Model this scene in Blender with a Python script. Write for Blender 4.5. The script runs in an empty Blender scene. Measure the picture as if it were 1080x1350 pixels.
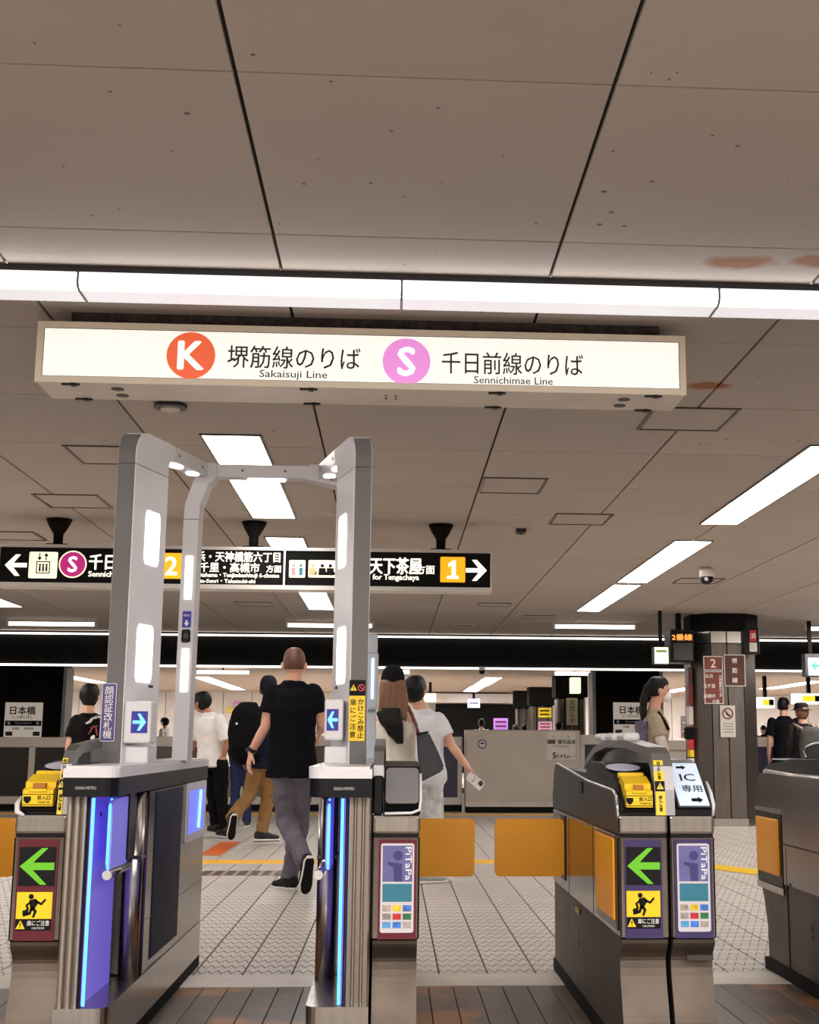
import bpy, bmesh, math, random
from mathutils import Vector as V, Matrix
random.seed(7)
SC = bpy.context.scene
COL = SC.collection
PI = math.pi

# ---------------------------------------------------------------- camera
F, PITCH, YAW, ROLL, CX, CY, EYE = 1721.98, .174277, .0604885, .00489526, 625.405, 675.0, 1.06
def _cam_axes():
    cp, sp, cy, sy, cr, sr = math.cos(PITCH), math.sin(PITCH), math.cos(YAW), math.sin(YAW), math.cos(ROLL), math.sin(ROLL)
    A = Matrix(((1, 0, 0), (0, 0, -1), (0, 1, 0)))
    Ry = Matrix(((cy, -sy, 0), (sy, cy, 0), (0, 0, 1)))
    Rp = Matrix(((1, 0, 0), (0, cp, sp), (0, -sp, cp)))
    Rr = Matrix(((cr, -sr, 0), (sr, cr, 0), (0, 0, 1)))
    return Rr @ Rp @ A @ Ry
CM = _cam_axes()
cd = bpy.data.cameras.new('camera')
cam = bpy.data.objects.new('camera', cd); COL.objects.link(cam)
r0, r1, r2 = CM[0], CM[1], CM[2]
cam.matrix_world = Matrix(((r0[0], -r1[0], -r2[0], 0), (r0[1], -r1[1], -r2[1], 0), (r0[2], -r1[2], -r2[2], EYE), (0, 0, 0, 1)))
cd.sensor_fit = 'HORIZONTAL'; cd.sensor_width = 36; cd.lens = F * 36 / 1080
cd.shift_x = (540 - CX) / 1080; cd.shift_y = (CY - 675) / 1080
cd.clip_start = .05; cd.clip_end = 200
SC.camera = cam
def at(u, v, Y):
    d = CM.transposed() @ V(((u - CX) / F, (v - CY) / F, 1))
    return V((0, 0, EYE)) + d * (Y / d.y)

# ---------------------------------------------------------------- world, exposure, added unseen fill lamps
W = bpy.data.worlds.new('station_air'); SC.world = W; W.use_nodes = True
W.node_tree.nodes['Background'].inputs[0].default_value = (1.0, .94, .89, 1)
W.node_tree.nodes['Background'].inputs[1].default_value = .18
vs = SC.view_settings
SC.display_settings.display_device = 'sRGB'
vs.view_transform = 'Standard'; vs.look = 'None'; vs.gamma = 1; vs.exposure = 0.06; vs.use_curve_mapping = False
SC.cycles.use_denoising = True
SC.cycles.max_bounces = 8
SC.cycles.sample_clamp_indirect = 6
LAMP = 13.0            # radiance of the fluorescent lenses
def area(name, loc, sx, sy, power, rot=(0, 0, 0), col=(1, .95, .9)):
    l = bpy.data.lights.new(name, 'AREA'); l.shape = 'RECTANGLE'; l.size = sx; l.size_y = sy; l.energy = power; l.color = col
    o = bpy.data.objects.new(name, l); COL.objects.link(o); o.location = loc; o.rotation_euler = rot
    return o
# unseen fill lamps, added behind and beside the camera to brighten the hall
for y in (-5.2, -2.2, .9):
    for x in (-4.2, -1.4, 1.4, 4.2):
        area('unseen_fill_lamp', (x, y, 2.70), 2.6, .34, 125)
for x, y in ((-4.97, 8.6), (-4.97, 12.4), (6.1, 6.5), (6.1, 11.5), (6.1, 16.5)):  # more unseen fill lights, added along both sides of the hall
    area('unseen_side_fill', (x, y, 2.70), .3, 2.6, 120)

# ---------------------------------------------------------------- colours and materials
def lin(c):
    return tuple((x / 255 / 12.92) if x / 255 <= .04045 else ((x / 255 + .055) / 1.055) ** 2.4 for x in c) + (1,)
MATS = {}
def mat(name, rgb, rough=.5, metal=0.0, var=.10, scale=6.0, bump=0.0, bscale=60.0, stretch=(1, 1, 1), spec=.5, alpha=1.0, trans=0.0, rnd=0.0):
    if name in MATS: return MATS[name]
    m = bpy.data.materials.new(name); m.use_nodes = True; MATS[name] = m
    nt = m.node_tree; N = nt.nodes; L = nt.links; b = N['Principled BSDF']
    c = lin(rgb)
    tc = N.new('ShaderNodeTexCoord'); mp = N.new('ShaderNodeMapping'); mp.inputs['Scale'].default_value = stretch
    L.new(tc.outputs['Object'], mp.inputs[0])
    nz = N.new('ShaderNodeTexNoise'); nz.inputs['Scale'].default_value = scale; nz.inputs['Detail'].default_value = 4
    L.new(mp.outputs[0], nz.inputs[0])
    mx = N.new('ShaderNodeMix'); mx.data_type = 'RGBA'
    mx.inputs['A'].default_value = tuple(min(1, x * (1 - var)) for x in c[:3]) + (1,)
    mx.inputs['B'].default_value = tuple(min(1, x * (1 + var)) for x in c[:3]) + (1,)
    rp = N.new('ShaderNodeMapRange'); rp.inputs[1].default_value = .3; rp.inputs[2].default_value = .7
    L.new(nz.outputs[0], rp.inputs[0]); L.new(rp.outputs[0], mx.inputs['Factor'])
    out = mx.outputs['Result']
    if rnd:
        oi = N.new('ShaderNodeObjectInfo'); hs = N.new('ShaderNodeHueSaturation'); r2_ = N.new('ShaderNodeMapRange')
        r2_.inputs[3].default_value = 1 - rnd; r2_.inputs[4].default_value = 1 + rnd
        L.new(oi.outputs['Random'], r2_.inputs[0]); L.new(r2_.outputs[0], hs.inputs['Value']); L.new(out, hs.inputs['Color']); out = hs.outputs[0]
    L.new(out, b.inputs['Base Color'])
    b.inputs['Roughness'].default_value = rough; b.inputs['Metallic'].default_value = metal
    b.inputs['Specular IOR Level'].default_value = spec
    b.inputs['Alpha'].default_value = alpha; b.inputs['Transmission Weight'].default_value = trans
    if bump:
        n2 = N.new('ShaderNodeTexNoise'); n2.inputs['Scale'].default_value = bscale; n2.inputs['Detail'].default_value = 3
        L.new(mp.outputs[0], n2.inputs[0]); bp = N.new('ShaderNodeBump'); bp.inputs['Strength'].default_value = bump; bp.inputs['Distance'].default_value = .01
        L.new(n2.outputs[0], bp.inputs['Height']); L.new(bp.outputs[0], b.inputs['Normal'])
    return m
def emat(name, rgb, power, base=None):
    if name in MATS: return MATS[name]
    m = bpy.data.materials.new(name); m.use_nodes = True; MATS[name] = m
    b = m.node_tree.nodes['Principled BSDF']
    b.inputs['Base Color'].default_value = lin(base or rgb); b.inputs['Roughness'].default_value = .4
    b.inputs['Emission Color'].default_value = lin(rgb); b.inputs['Emission Strength'].default_value = power
    return m
def nodes_of(m):
    nt = m.node_tree; return nt.nodes, nt.links, nt.nodes['Principled BSDF']
def math_node(N, L, op, a, b=None, c=None):
    n = N.new('ShaderNodeMath'); n.operation = op
    for i, x in enumerate((a, b, c)):
        if x is None: continue
        if hasattr(x, 'links'): L.new(x, n.inputs[i])
        else: n.inputs[i].default_value = x
    return n.outputs[0]

STEEL = mat('brushed_steel', (178, 171, 164), .24, 1, .10, 5, .02, 60, (10, 10, .5))
STEEL_SIDE = mat('polished_steel', (126, 118, 112), .18, 1, .16, 2.2, .04, 9)
STEEL_DARK = mat('dark_steel', (96, 90, 86), .3, 1, .12, 5)
SKIRT = mat('worn_steel', (104, 93, 84), .55, .9, .25, 4, .05, 30)
FLUTE = mat('fluted_steel', (206, 197, 188), .34, .95, .06, 5, .02, 60, (10, 10, .5))
CHROME = mat('bright_trim', (225, 222, 220), .2, .8, .04)
GREYPLASTIC = mat('dark_grey_plastic', (50, 49, 52), .42, 0, .08, 9)
BLACK = mat('black_plastic', (11, 11, 14), .35, 0, .1, spec=.25)
BLACKM = mat('matt_black', (13, 12, 12), .8, 0, .15, spec=.2)
WHITEP = mat('white_plastic', (222, 219, 220), .35, 0, .03)
FRAMEGREY = mat('frame_grey_shell', (100, 96, 94), .45, .1, .05)
ORANGE = mat('orange_flap_vinyl', (255, 166, 14), .42, 0, .06, 5, .08, 7)
YELLOW = mat('yellow_plastic', (244, 200, 20), .35, 0, .05, 12)
YELLOWST = mat('yellow_sticker', (248, 206, 24), .4, 0, .04)
INK = mat('black_ink', (11, 10, 10), .6, 0, .05, spec=.2)
WHITEINK = mat('white_print', (238, 236, 232), .5, 0, .03)
PURPLE = mat('dark_purple_film', (58, 44, 92), .3, 0, .08)
MAROON = mat('dark_maroon_film', (92, 16, 32), .3, 0, .08)
PAINTWHITE = mat('off_white_paint', (208, 200, 192), .5, 0, .06)
LENS = emat('fluorescent_lens', (255, 251, 247), LAMP, (240, 240, 240))
STRIPLENS = emat('strip_lamp_lens', (255, 252, 250), 9.0, (240, 240, 240))
STRIPUNDER = emat('strip_lamp_diffuser', (248, 242, 244), .70, (170, 168, 170))
TUBE = emat('bare_tube_lamp', (255, 246, 236), 3.0, (240, 240, 240))
LEDW = emat('white_light_panel', (255, 250, 248), 3.2, (240, 240, 240))
BLUELED = emat('blue_led', (60, 140, 255), 5.0)
BLUEGLOW = emat('violet_lit_acrylic', (92, 76, 205), 0.42, (140, 130, 215))
BLUESCREEN = emat('blue_display', (42, 30, 150), .8, (20, 16, 60))
CYANARROW = emat('cyan_arrow_light', (90, 205, 255), 2.2)
GREENLED = emat('green_led_arrow', (128, 230, 30), .8, (30, 50, 10))
def _dots(m, k, p):           # rows of light dots of an LED matrix
    N, L, b = nodes_of(m); geo = N.new('ShaderNodeNewGeometry'); sp = N.new('ShaderNodeSeparateXYZ'); L.new(geo.outputs['Position'], sp.inputs[0])
    a = math_node(N, L, 'SINE', math_node(N, L, 'MULTIPLY', sp.outputs[0], k)); c = math_node(N, L, 'SINE', math_node(N, L, 'MULTIPLY', sp.outputs[2], k))
    L.new(math_node(N, L, 'MULTIPLY_ADD', math_node(N, L, 'MULTIPLY', a, c), p * .55, p), b.inputs['Emission Strength'])


_dots(GREENLED, 900, .72)
# ---------------------------------------------------------------- mesh helpers
def ob(name, data, parent=None, **props):
    o = bpy.data.objects.new(name, data); COL.objects.link(o)
    if parent is not None:
        o.parent = parent
        off = V(parent.get('_o', (0, 0, 0)))
        o.matrix_parent_inverse = Matrix.Translation(-off)
        o['_o'] = (0, 0, 0)
    for k, v in props.items(): o[k] = v
    return o
def thing(name, label, cat, loc, group=None):
    o = bpy.data.objects.new(name, None); COL.objects.link(o); o.location = loc; o.empty_display_size = .1
    o['_o'] = tuple(loc); o['label'] = label; o['category'] = cat
    if group: o['group'] = group
    return o
def tag(o, label, cat, group=None):
    o['label'] = label; o['category'] = cat
    if group: o['group'] = group
    return o
def obj(name, bm, m, parent=None, smooth=False, label=None, kind=None):
    bmesh.ops.recalc_face_normals(bm, faces=bm.faces)
    me = bpy.data.meshes.new(name)
    loc = None
    if parent is None:
        xs = [v.co for v in bm.verts]
        loc = V(((min(c.x for c in xs) + max(c.x for c in xs)) / 2, (min(c.y for c in xs) + max(c.y for c in xs)) / 2, min(c.z for c in xs)))
        bmesh.ops.translate(bm, verts=bm.verts, vec=-loc)
    bm.to_mesh(me); bm.free()
    if isinstance(m, (list, tuple)):
        for x in m: me.materials.append(x)
    else: me.materials.append(m)
    if smooth: me.shade_smooth()
    o = ob(name, me, parent)
    if loc is not None: o.location = loc; o['_o'] = tuple(loc)
    if label: o['label'] = label
    if kind: o['kind'] = kind
    return o
def B(): return bmesh.new()
def box(bm, x0, x1, y0, y1, z0, z1, bev=0.0, seg=1):
    M = Matrix.Translation(((x0 + x1) / 2, (y0 + y1) / 2, (z0 + z1) / 2)) @ Matrix.Diagonal((abs(x1 - x0), abs(y1 - y0), abs(z1 - z0), 1))
    r = bmesh.ops.create_cube(bm, size=1, matrix=M)
    if bev:
        es = list({e for v in r['verts'] for e in v.link_edges})
        bmesh.ops.bevel(bm, geom=es, offset=bev, segments=seg, affect='EDGES', profile=.5)
    return bm
def prism(bm, M, pts, t, t0=0.0):
    a = [bm.verts.new(M @ V((x, y, t0))) for x, y in pts]
    b = [bm.verts.new(M @ V((x, y, t))) for x, y in pts]
    n = len(pts)
    bm.faces.new(a[::-1]); bm.faces.new(b)
    for i in range(n): bm.faces.new((a[i], a[(i + 1) % n], b[(i + 1) % n], b[i]))
    return bm
MX = Matrix(((0, 0, 1, 0), (1, 0, 0, 0), (0, 1, 0, 0), (0, 0, 0, 1)))       # local (y,z) -> world, extrude along x
def prismx(bm, yz, x0, x1): return prism(bm, MX, yz, x1, x0)
def prismz(bm, xy, z0, z1): return prism(bm, Matrix(), xy, z1, z0)
def plane(o, X, Y):
    X = V(X).normalized(); Y = V(Y).normalized(); Z = X.cross(Y)
    return Matrix(((X.x, Y.x, Z.x, o[0]), (X.y, Y.y, Z.y, o[1]), (X.z, Y.z, Z.z, o[2]), (0, 0, 0, 1)))
def front(x, y, z): return plane((x, y, z), (1, 0, 0), (0, 0, 1))            # faces the photographer
def side(x, y, z, s): return plane((x, y, z), (0, s, 0), (0, 0, 1))          # faces +x (s=1) or -x (s=-1)
def under(x, y, z): return plane((x, y, z), (1, 0, 0), (0, -1, 0))           # faces down
def move(M, x, y, z=0): return M @ Matrix.Translation((x, y, z))
def rr(w, h, r=0.0, n=4):
    if r <= 0: return [(-w / 2, -h / 2), (w / 2, -h / 2), (w / 2, h / 2), (-w / 2, h / 2)]
    out = []
    for cx, cy, a0 in ((w / 2 - r, -h / 2 + r, -90), (w / 2 - r, h / 2 - r, 0), (-w / 2 + r, h / 2 - r, 90), (-w / 2 + r, -h / 2 + r, 180)):
        for k in range(n + 1):
            a = math.radians(a0 + 90 * k / n); out.append((cx + r * math.cos(a), cy + r * math.sin(a)))
    return out
def circ(r, n=24, sx=1.0): return [(r * sx * math.cos(2 * PI * k / n), r * math.sin(2 * PI * k / n)) for k in range(n)]
def slab(name, M, w, h, t, m, parent, r=0.0, label=None):
    return obj(name, prism(B(), M, rr(w, h, r), t), m, parent, label=label)
def ring(bm, M, po, pi_, t):
    n = len(po); A = [[bm.verts.new(M @ V((x, y, z))) for x, y in p] for p, z in ((po, 0), (po, t), (pi_, t), (pi_, 0))]
    for k in range(4):
        a, b = A[k], A[(k + 1) % 4]
        for i in range(n): bm.faces.new((a[i], a[(i + 1) % n], b[(i + 1) % n], b[i]))
    return bm
def tube(bm, pts, radii, n=10, caps=True):
    pts = [V(p) for p in pts]; rings = []
    up = V((0, 0, 1))
    prev = None
    for i, p in enumerate(pts):
        d = (pts[min(i + 1, len(pts) - 1)] - pts[max(i - 1, 0)]).normalized()
        a = prev if prev is not None else (V((1, 0, 0)) if abs(d.z) > .8 else up)
        a = (a - d * a.dot(d)).normalized(); b = d.cross(a); prev = a
        r = radii[i] if isinstance(radii, (list, tuple)) else radii
        rings.append([bm.verts.new(p + (a * math.cos(2 * PI * k / n) + b * math.sin(2 * PI * k / n)) * r) for k in range(n)])
    for q, s in zip(rings, rings[1:]):
        for k in range(n): bm.faces.new((q[k], q[(k + 1) % n], s[(k + 1) % n], s[k]))
    if caps: bm.faces.new(rings[0][::-1]); bm.faces.new(rings[-1])
    return bm
def ball(bm, c, rx, ry, rz, rot=None, u=12, v=8):
    M = Matrix.Translation(c) @ (rot.to_4x4() if rot is not None else Matrix()) @ Matrix.Diagonal((rx, ry, rz, 1))
    bmesh.ops.create_uvsphere(bm, u_segments=u, v_segments=v, radius=1, matrix=M)
    return bm
DG = None
def text(name, body, M, size, m, parent, bold=0.0, width=None, spacing=1.0, line=1.0, label=None, t=.0012):
    cu = bpy.data.curves.new('lettering', 'FONT'); cu.body = body; cu.size = size; cu.align_x = 'CENTER'; cu.align_y = 'CENTER'
    cu.extrude = 0 if bold else t / 2; cu.space_character = spacing; cu.space_line = line; cu.resolution_u = 2
    tmp = bpy.data.objects.new('lettering_source', cu); COL.objects.link(tmp)
    dg = bpy.context.evaluated_depsgraph_get(); dg.update()
    me = bpy.data.meshes.new_from_object(tmp.evaluated_get(dg), depsgraph=dg)
    bpy.data.objects.remove(tmp); bpy.data.curves.remove(cu)
    if not len(me.vertices): return None
    if width:
        w = max(v.co.x for v in me.vertices) - min(v.co.x for v in me.vertices); k = width / w
        me.transform(Matrix.Diagonal((k, 1, 1, 1)))
    mx = [f(v.co.x for v in me.vertices) for f in (min, max)]; my = [f(v.co.y for v in me.vertices) for f in (min, max)]
    me.transform(Matrix.Translation((-(mx[0] + mx[1]) / 2, -(my[0] + my[1]) / 2, 0)))
    if bold:                      # heavier strokes: the flat glyphs struck again a hair to each side
        b = bmesh.new(); d = bold * size * .8
        for k, (dx, dy) in enumerate(((0, 0), (-1, 0), (1, 0), (0, .7), (0, -.7), (.5, .5), (-.5, -.5))):
            n0 = len(b.verts); b.from_mesh(me); b.verts.ensure_lookup_table()
            bmesh.ops.translate(b, verts=b.verts[n0:], vec=(dx * d, dy * d, t * (.5 + .04 * k)))
        b.to_mesh(me); b.free(); me.transform(M)
    else: me.transform(M @ Matrix.Translation((0, 0, t / 2)))
    me.materials.clear(); me.materials.append(m)
    me.name = name
    o = ob(name, me, parent)
    if label: o['label'] = label
    return o
def vtext(s): return '\n'.join(s)
def copy_tree(o, parent=None, label=None, loc=None):
    c = o.copy(); COL.objects.link(c)
    if parent is not None: c.parent = parent
    if label: c['label'] = label
    if loc is not None: c.location = loc
    for ch in o.children: copy_tree(ch, c)
    return c
def struct(o): o['kind'] = 'structure'; return o
ARROW = [(-.5, 0), (-.08, .42), (.14, .42), (-.12, .13), (.5, .13), (.5, -.13), (-.12, -.13), (.14, -.42), (-.08, -.42)]
def scaled(pts, sx, sy=None): return [(x * sx, y * (sy or sx)) for x, y in pts]
def poly_obj(name, M, pts, t, m, parent, label=None): return obj(name, prism(B(), M, pts, t), m, parent, label=label)
def runner(bm, M, s, t):
    """the falling passenger of the door warning, flat print"""
    prism(bm, move(M, -.13 * s, .33 * s), circ(.1 * s, 12), t)
    for p in ([(-.2, .2), (.05, .26), (.16, .1), (.02, -.12), (-.16, -.06)], [(.02, .24), (.26, .1), (.4, .26), (.46, .2), (.28, 0), (.06, .1)],
              [(-.16, .16), (-.34, .02), (-.26, -.18), (-.18, -.14), (-.24, .0), (-.1, .1)], [(.0, -.05), (.12, -.22), (.02, -.46), (-.06, -.44), (.0, -.24), (-.16, -.1)],
              [(-.12, -.02), (-.2, -.26), (-.42, -.34), (-.4, -.42), (-.12, -.34), (-.02, -.08)], [(-.44, -.2), (-.22, -.12), (-.2, -.3), (-.42, -.36)]):
        prism(bm, M, scaled(p, s), t)
    return bm
# ================================================================ THE SETTING
CEIL = 2.76
TX, TY, X0, Y0 = .989, 1.097, -.434, 3.156
# ceiling: every panel a part, joints open to the dark void above
def ceiling_material():
    m = mat('ceiling_panel', (174, 163, 154), .75, 0, .05, .9, rnd=.045)
    N, L, b = nodes_of(m)
    src = b.inputs['Base Color'].links[0].from_socket
    geo = N.new('ShaderNodeNewGeometry')
    vo = N.new('ShaderNodeTexVoronoi'); vo.inputs['Scale'].default_value = 9.0; L.new(geo.outputs['Position'], vo.inputs['Vector'])
    nz = N.new('ShaderNodeTexNoise'); nz.inputs['Scale'].default_value = 1.3; L.new(geo.outputs['Position'], nz.inputs['Vector'])
    few = math_node(N, L, 'MULTIPLY_ADD', nz.outputs[0], .34, -.125)
    spot = math_node(N, L, 'LESS_THAN', vo.outputs['Distance'], few)
    mx = N.new('ShaderNodeMix'); mx.data_type = 'RGBA'; mx.inputs['B'].default_value = lin((70, 58, 50))
    L.new(src, mx.inputs['A']); L.new(math_node(N, L, 'MULTIPLY', spot, .8), mx.inputs['Factor']); out = mx.outputs['Result']
    # three old water stains
    n3 = N.new('ShaderNodeTexNoise'); n3.inputs['Scale'].default_value = 7; n3.inputs['Detail'].default_value = 3; L.new(geo.outputs['Position'], n3.inputs['Vector'])
    tot = None
    for x, y, rx, ry in ((1.20, 4.40, .15, .075), (1.50, 4.37, .11, .08), (1.50, 6.02, .13, .09)):
        vm = N.new('ShaderNodeVectorMath'); vm.operation = 'SUBTRACT'; vm.inputs[1].default_value = (x, y, CEIL); L.new(geo.outputs['Position'], vm.inputs[0])
        sc = N.new('ShaderNodeVectorMath'); sc.operation = 'MULTIPLY'; sc.inputs[1].default_value = (1 / rx, 1 / ry, 0); L.new(vm.outputs[0], sc.inputs[0])
        ln = N.new('ShaderNodeVectorMath'); ln.operation = 'LENGTH'; L.new(sc.outputs[0], ln.inputs[0])
        d = math_node(N, L, 'ADD', ln.outputs['Value'], math_node(N, L, 'MULTIPLY_ADD', n3.outputs[0], 1.5, -.75))
        mr = N.new('ShaderNodeMapRange'); mr.inputs[1].default_value = 1.0; mr.inputs[2].default_value = .55; L.new(d, mr.inputs[0])
        tot = mr.outputs[0] if tot is None else math_node(N, L, 'MAXIMUM', tot, mr.outputs[0])
    m2 = N.new('ShaderNodeMix'); m2.data_type = 'RGBA'; m2.inputs['B'].default_value = lin((146, 86, 36))
    L.new(out, m2.inputs['A']); L.new(math_node(N, L, 'MULTIPLY', tot, .95), m2.inputs['Factor'])
    L.new(m2.outputs['Result'], b.inputs['Base Color'])
    return m
CPANEL = ceiling_material()
VOID = mat('ceiling_void', (40, 33, 29), .9)
ceiling = struct(obj('ceiling', box(B(), -8.6, 9.8, -9, 21.2, CEIL + .016, CEIL + .1), VOID))
pm = None
for i in range(-6, 9):
    for j in range(-2, 17):
        x = X0 + TX * i; y = Y0 + TY * j
        y1 = min(y + TY, 21.0)
        if pm is None or y1 < y + TY:
            o = obj('panel', box(B(), x + .006, x + TX - .006, y + .004, y1 - .004, CEIL, CEIL + .016, .0015), CPANEL, ceiling)
            if pm is None: pm = o; px, py = x, y
        else:
            o = pm.copy(); COL.objects.link(o); o.location = (x - px, y - py, 0)

# floor
def floor_tile_material():
    m = mat('ribbed_floor_tile', (206, 197, 188), .34, 0, .07, 3, rnd=.05)
    N, L, b = nodes_of(m)
    src = b.inputs['Base Color'].links[0].from_socket
    geo = N.new('ShaderNodeNewGeometry'); sp = N.new('ShaderNodeSeparateXYZ'); L.new(geo.outputs['Position'], sp.inputs[0])
    tri = math_node(N, L, 'PINGPONG', sp.outputs[0], .0235)
    v = math_node(N, L, 'ADD', sp.outputs[1], math_node(N, L, 'MULTIPLY', tri, 3.4))
    fr = math_node(N, L, 'PINGPONG', v, .075)
    ln = N.new('ShaderNodeMapRange'); ln.inputs[1].default_value = .020; ln.inputs[2].default_value = .008; L.new(fr, ln.inputs[0])
    mx = N.new('ShaderNodeMix'); mx.data_type = 'RGBA'; mx.inputs['B'].default_value = lin((74, 64, 57))
    L.new(src, mx.inputs['A']); L.new(math_node(N, L, 'MULTIPLY', ln.outputs[0], .85), mx.inputs['Factor'])
    L.new(mx.outputs['Result'], b.inputs['Base Color'])
    bp = N.new('ShaderNodeBump'); bp.inputs['Strength'].default_value = .5; bp.inputs['Distance'].default_value = .004; bp.invert = True
    L.new(ln.outputs[0], bp.inputs['Height']); L.new(bp.outputs[0], b.inputs['Normal'])
    return m
TILE = floor_tile_material()
GROUT = mat('dark_grout', (52, 44, 40), .8)
floor = struct(obj('floor', box(B(), -8.6, 9.8, -9, 20.75, -.12, -.006), GROUT))
PX = .2265; FX0 = -.914 + .012
tile0 = None
for j in range(12):
    for i in range(-6, 18):
        x = FX0 + PX * (i - 3); y = 6.33 + .45 * j
        if tile0 is None:
            tile0 = obj('floor_tile', box(B(), x + .004, x + PX - .004, y + .003, y + .447, -.02, 0, .002), TILE, floor); tx, ty = x, y
        else:
            o = tile0.copy(); COL.objects.link(o); o.location = (x - tx, y - ty, 0)
bm = B()
def flat_tile(bm, x0, x1, y0, y1):
    box(bm, x0 + .004, x1 - .004, y0 + .003, y1 - .003, -.02, 0)
ylast = 6.33 + .45 * 12
for i in range(-34, 48):
    x = FX0 + PX * (i - 3)
    if x < -8.5 or x > 9.5: continue
    if not -6 <= i < 18: 
        for j in range(4): flat_tile(bm, x, x + PX, 6.33 + 1.35 * j, 6.33 + 1.35 * (j + 1))
    for j in range(20):
        if ylast + .45 * j < 20.5: flat_tile(bm, x, x + PX, ylast + .45 * j, min(20.7, ylast + .45 * (j + 1)))
o = obj('floor_tiles', bm, TILE, floor, kind='stuff')
struct(obj('trim_1', box(B(), -8.6, 9.8, 6.03, 6.322, -.02, .002, .002), mat('pale_stone_sill', (222, 212, 200), .4, 0, .06, 8)))
# worn brown planks of the gate line
def plank_material():
    m = mat('brown_gate_line_tile', (98, 86, 78), .28, 0, .12, 3, rnd=.10)
    N, L, b = nodes_of(m); src = b.inputs['Base Color'].links[0].from_socket
    geo = N.new('ShaderNodeNewGeometry'); nz = N.new('ShaderNodeTexNoise'); nz.inputs['Scale'].default_value = 2.6; nz.inputs['Detail'].default_value = 5
    L.new(geo.outputs['Position'], nz.inputs['Vector'])
    mr = N.new('ShaderNodeMapRange'); mr.inputs[1].default_value = .52; mr.inputs[2].default_value = .62; L.new(nz.outputs[0], mr.inputs[0])
    mx = N.new('ShaderNodeMix'); mx.data_type = 'RGBA'; mx.inputs['B'].default_value = lin((178, 118, 58))
    L.new(src, mx.inputs['A']); L.new(math_node(N, L, 'MULTIPLY', mr.outputs[0], .8), mx.inputs['Factor']); L.new(mx.outputs['Result'], b.inputs['Base Color'])
    return m
PLANK = plank_material(); p0 = None
for i in range(-24, 36):
    x = -.914 + .1085 * i
    if p0 is None:
        p0 = obj('floor_plank', box(B(), x + .002, x + .1065, 3.4, 6.03, -.02, 0, .0015), PLANK, floor); px0 = x
    else:
        o = p0.copy(); COL.objects.link(o); o.location = (x - px0, 0, 0)
obj('near_paving', box(B(), -8.6, 9.8, -9, 3.395, -.02, 0), mat('pale_concourse_floor', (136, 128, 121), .4, 0, .08), floor)
# tactile lines
TACT = mat('yellow_tactile_tile', (238, 186, 52), .5, 0, .08)
def tactile(name, pts, label):
    bm = B(); prismz(bm, pts, -.01, .004)
    return bm
t = thing('tactile_strip', 'yellow tactile line along the platform doors, far across the floor', 'tactile paving', (0, 19.85, 0), None)
bm = B(); box(bm, -8.4, 9.4, 19.70, 20.0, -.01, .004); obj('base_tile', bm, TACT, t)
bm = B()
for k in range(178):
    for q in (19.76, 19.85, 19.94): box(bm, -8.35 + k * .1, -8.30 + k * .1, q - .025, q + .025, .004, .009)
obj('tactile_domes', bm, TACT, t, kind='stuff')
t = thing('tactile_strip', 'narrow yellow tactile line crossing the floor behind the walking man in grey trousers', 'tactile paving', (-.3, 12.1, 0))
obj('base_tile', box(B(), -4.2, 2.2, 11.92, 12.2, -.01, .004), TACT, t)
bm = B()
for q in (11.97, 12.03, 12.09, 12.15): box(bm, -4.2, 2.2, q - .014, q + .014, .004, .009)
obj('guide_bars', bm, TACT, t, kind='stuff')
a0, a1 = V((2.2, 12.55, 0)), V((4.0, 9.4, 0)); dd = (a1 - a0).normalized(); nn = V((-dd.y, dd.x, 0))
t = thing('tactile_strip', 'slanting yellow guide line on the floor beyond the gate marked for cards', 'tactile paving', tuple((a0 + a1) / 2))
def stripe(w0, w1, z0, z1): return prismz(B(), [tuple((a0 + nn * w0).xy), tuple((a1 + nn * w0).xy), tuple((a1 + nn * w1).xy), tuple((a0 + nn * w1).xy)], z0, z1)
obj('base_tile', stripe(-.17, .17, -.01, .003), mat('pale_guide_base', (176, 158, 128), .5, 0, .1), t)
for k in range(4): obj('guide_bar', stripe(-.14 + k * .08, -.10 + k * .08, .003, .009), YELLOWST, t)
tag(obj('floor_mark', box(B(), -1.80, -1.60, 12.75, 14.4, -.01, .004), mat('orange_floor_tape', (206, 96, 30), .5, 0, .12)), 'orange painted mark on the pale floor by the khaki trousered man', 'floor mark')
tag(obj('floor_mark', prismz(B(), [(1.9, 6.36), (2.1, 6.36), (1.9, 6.75)], -.01, .003), mat('violet_floor_tape', (86, 70, 168), .5)), 'violet triangular floor sticker beside the base of the card gate', 'floor mark')
t = thing('drain_grate', 'dark dirty drain cover in the pale floor behind the left gate', 'drain', (-1.35, 11.05, 0))
obj('grate_frame', box(B(), -1.75, -.85, 10.85, 11.25, -.01, .003), mat('drain_grime', (150, 132, 120), .5, 0, .4, 30), t)
for k in range(9): obj('grate_bar', box(B(), -1.72 + k * .098, -1.66 + k * .098, 10.88, 11.22, .003, .006), mat('drain_bars', (84, 66, 64), .4, .5, .2), t)

# outer walls of the hall
HALLW = mat('hall_wall_tile', (176, 164, 152), .5, 0, .06)
struct(obj('wall_left', box(B(), -8.8, -8.6, -9, 21.2, -.1, CEIL + .1), HALLW))
struct(obj('wall_right', box(B(), 9.8, 10.0, -9, 21.2, -.1, CEIL + .1), HALLW))
struct(obj('wall_rear', box(B(), -8.8, 10, -9.2, -9.0, -.1, CEIL + .1), HALLW))
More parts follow.
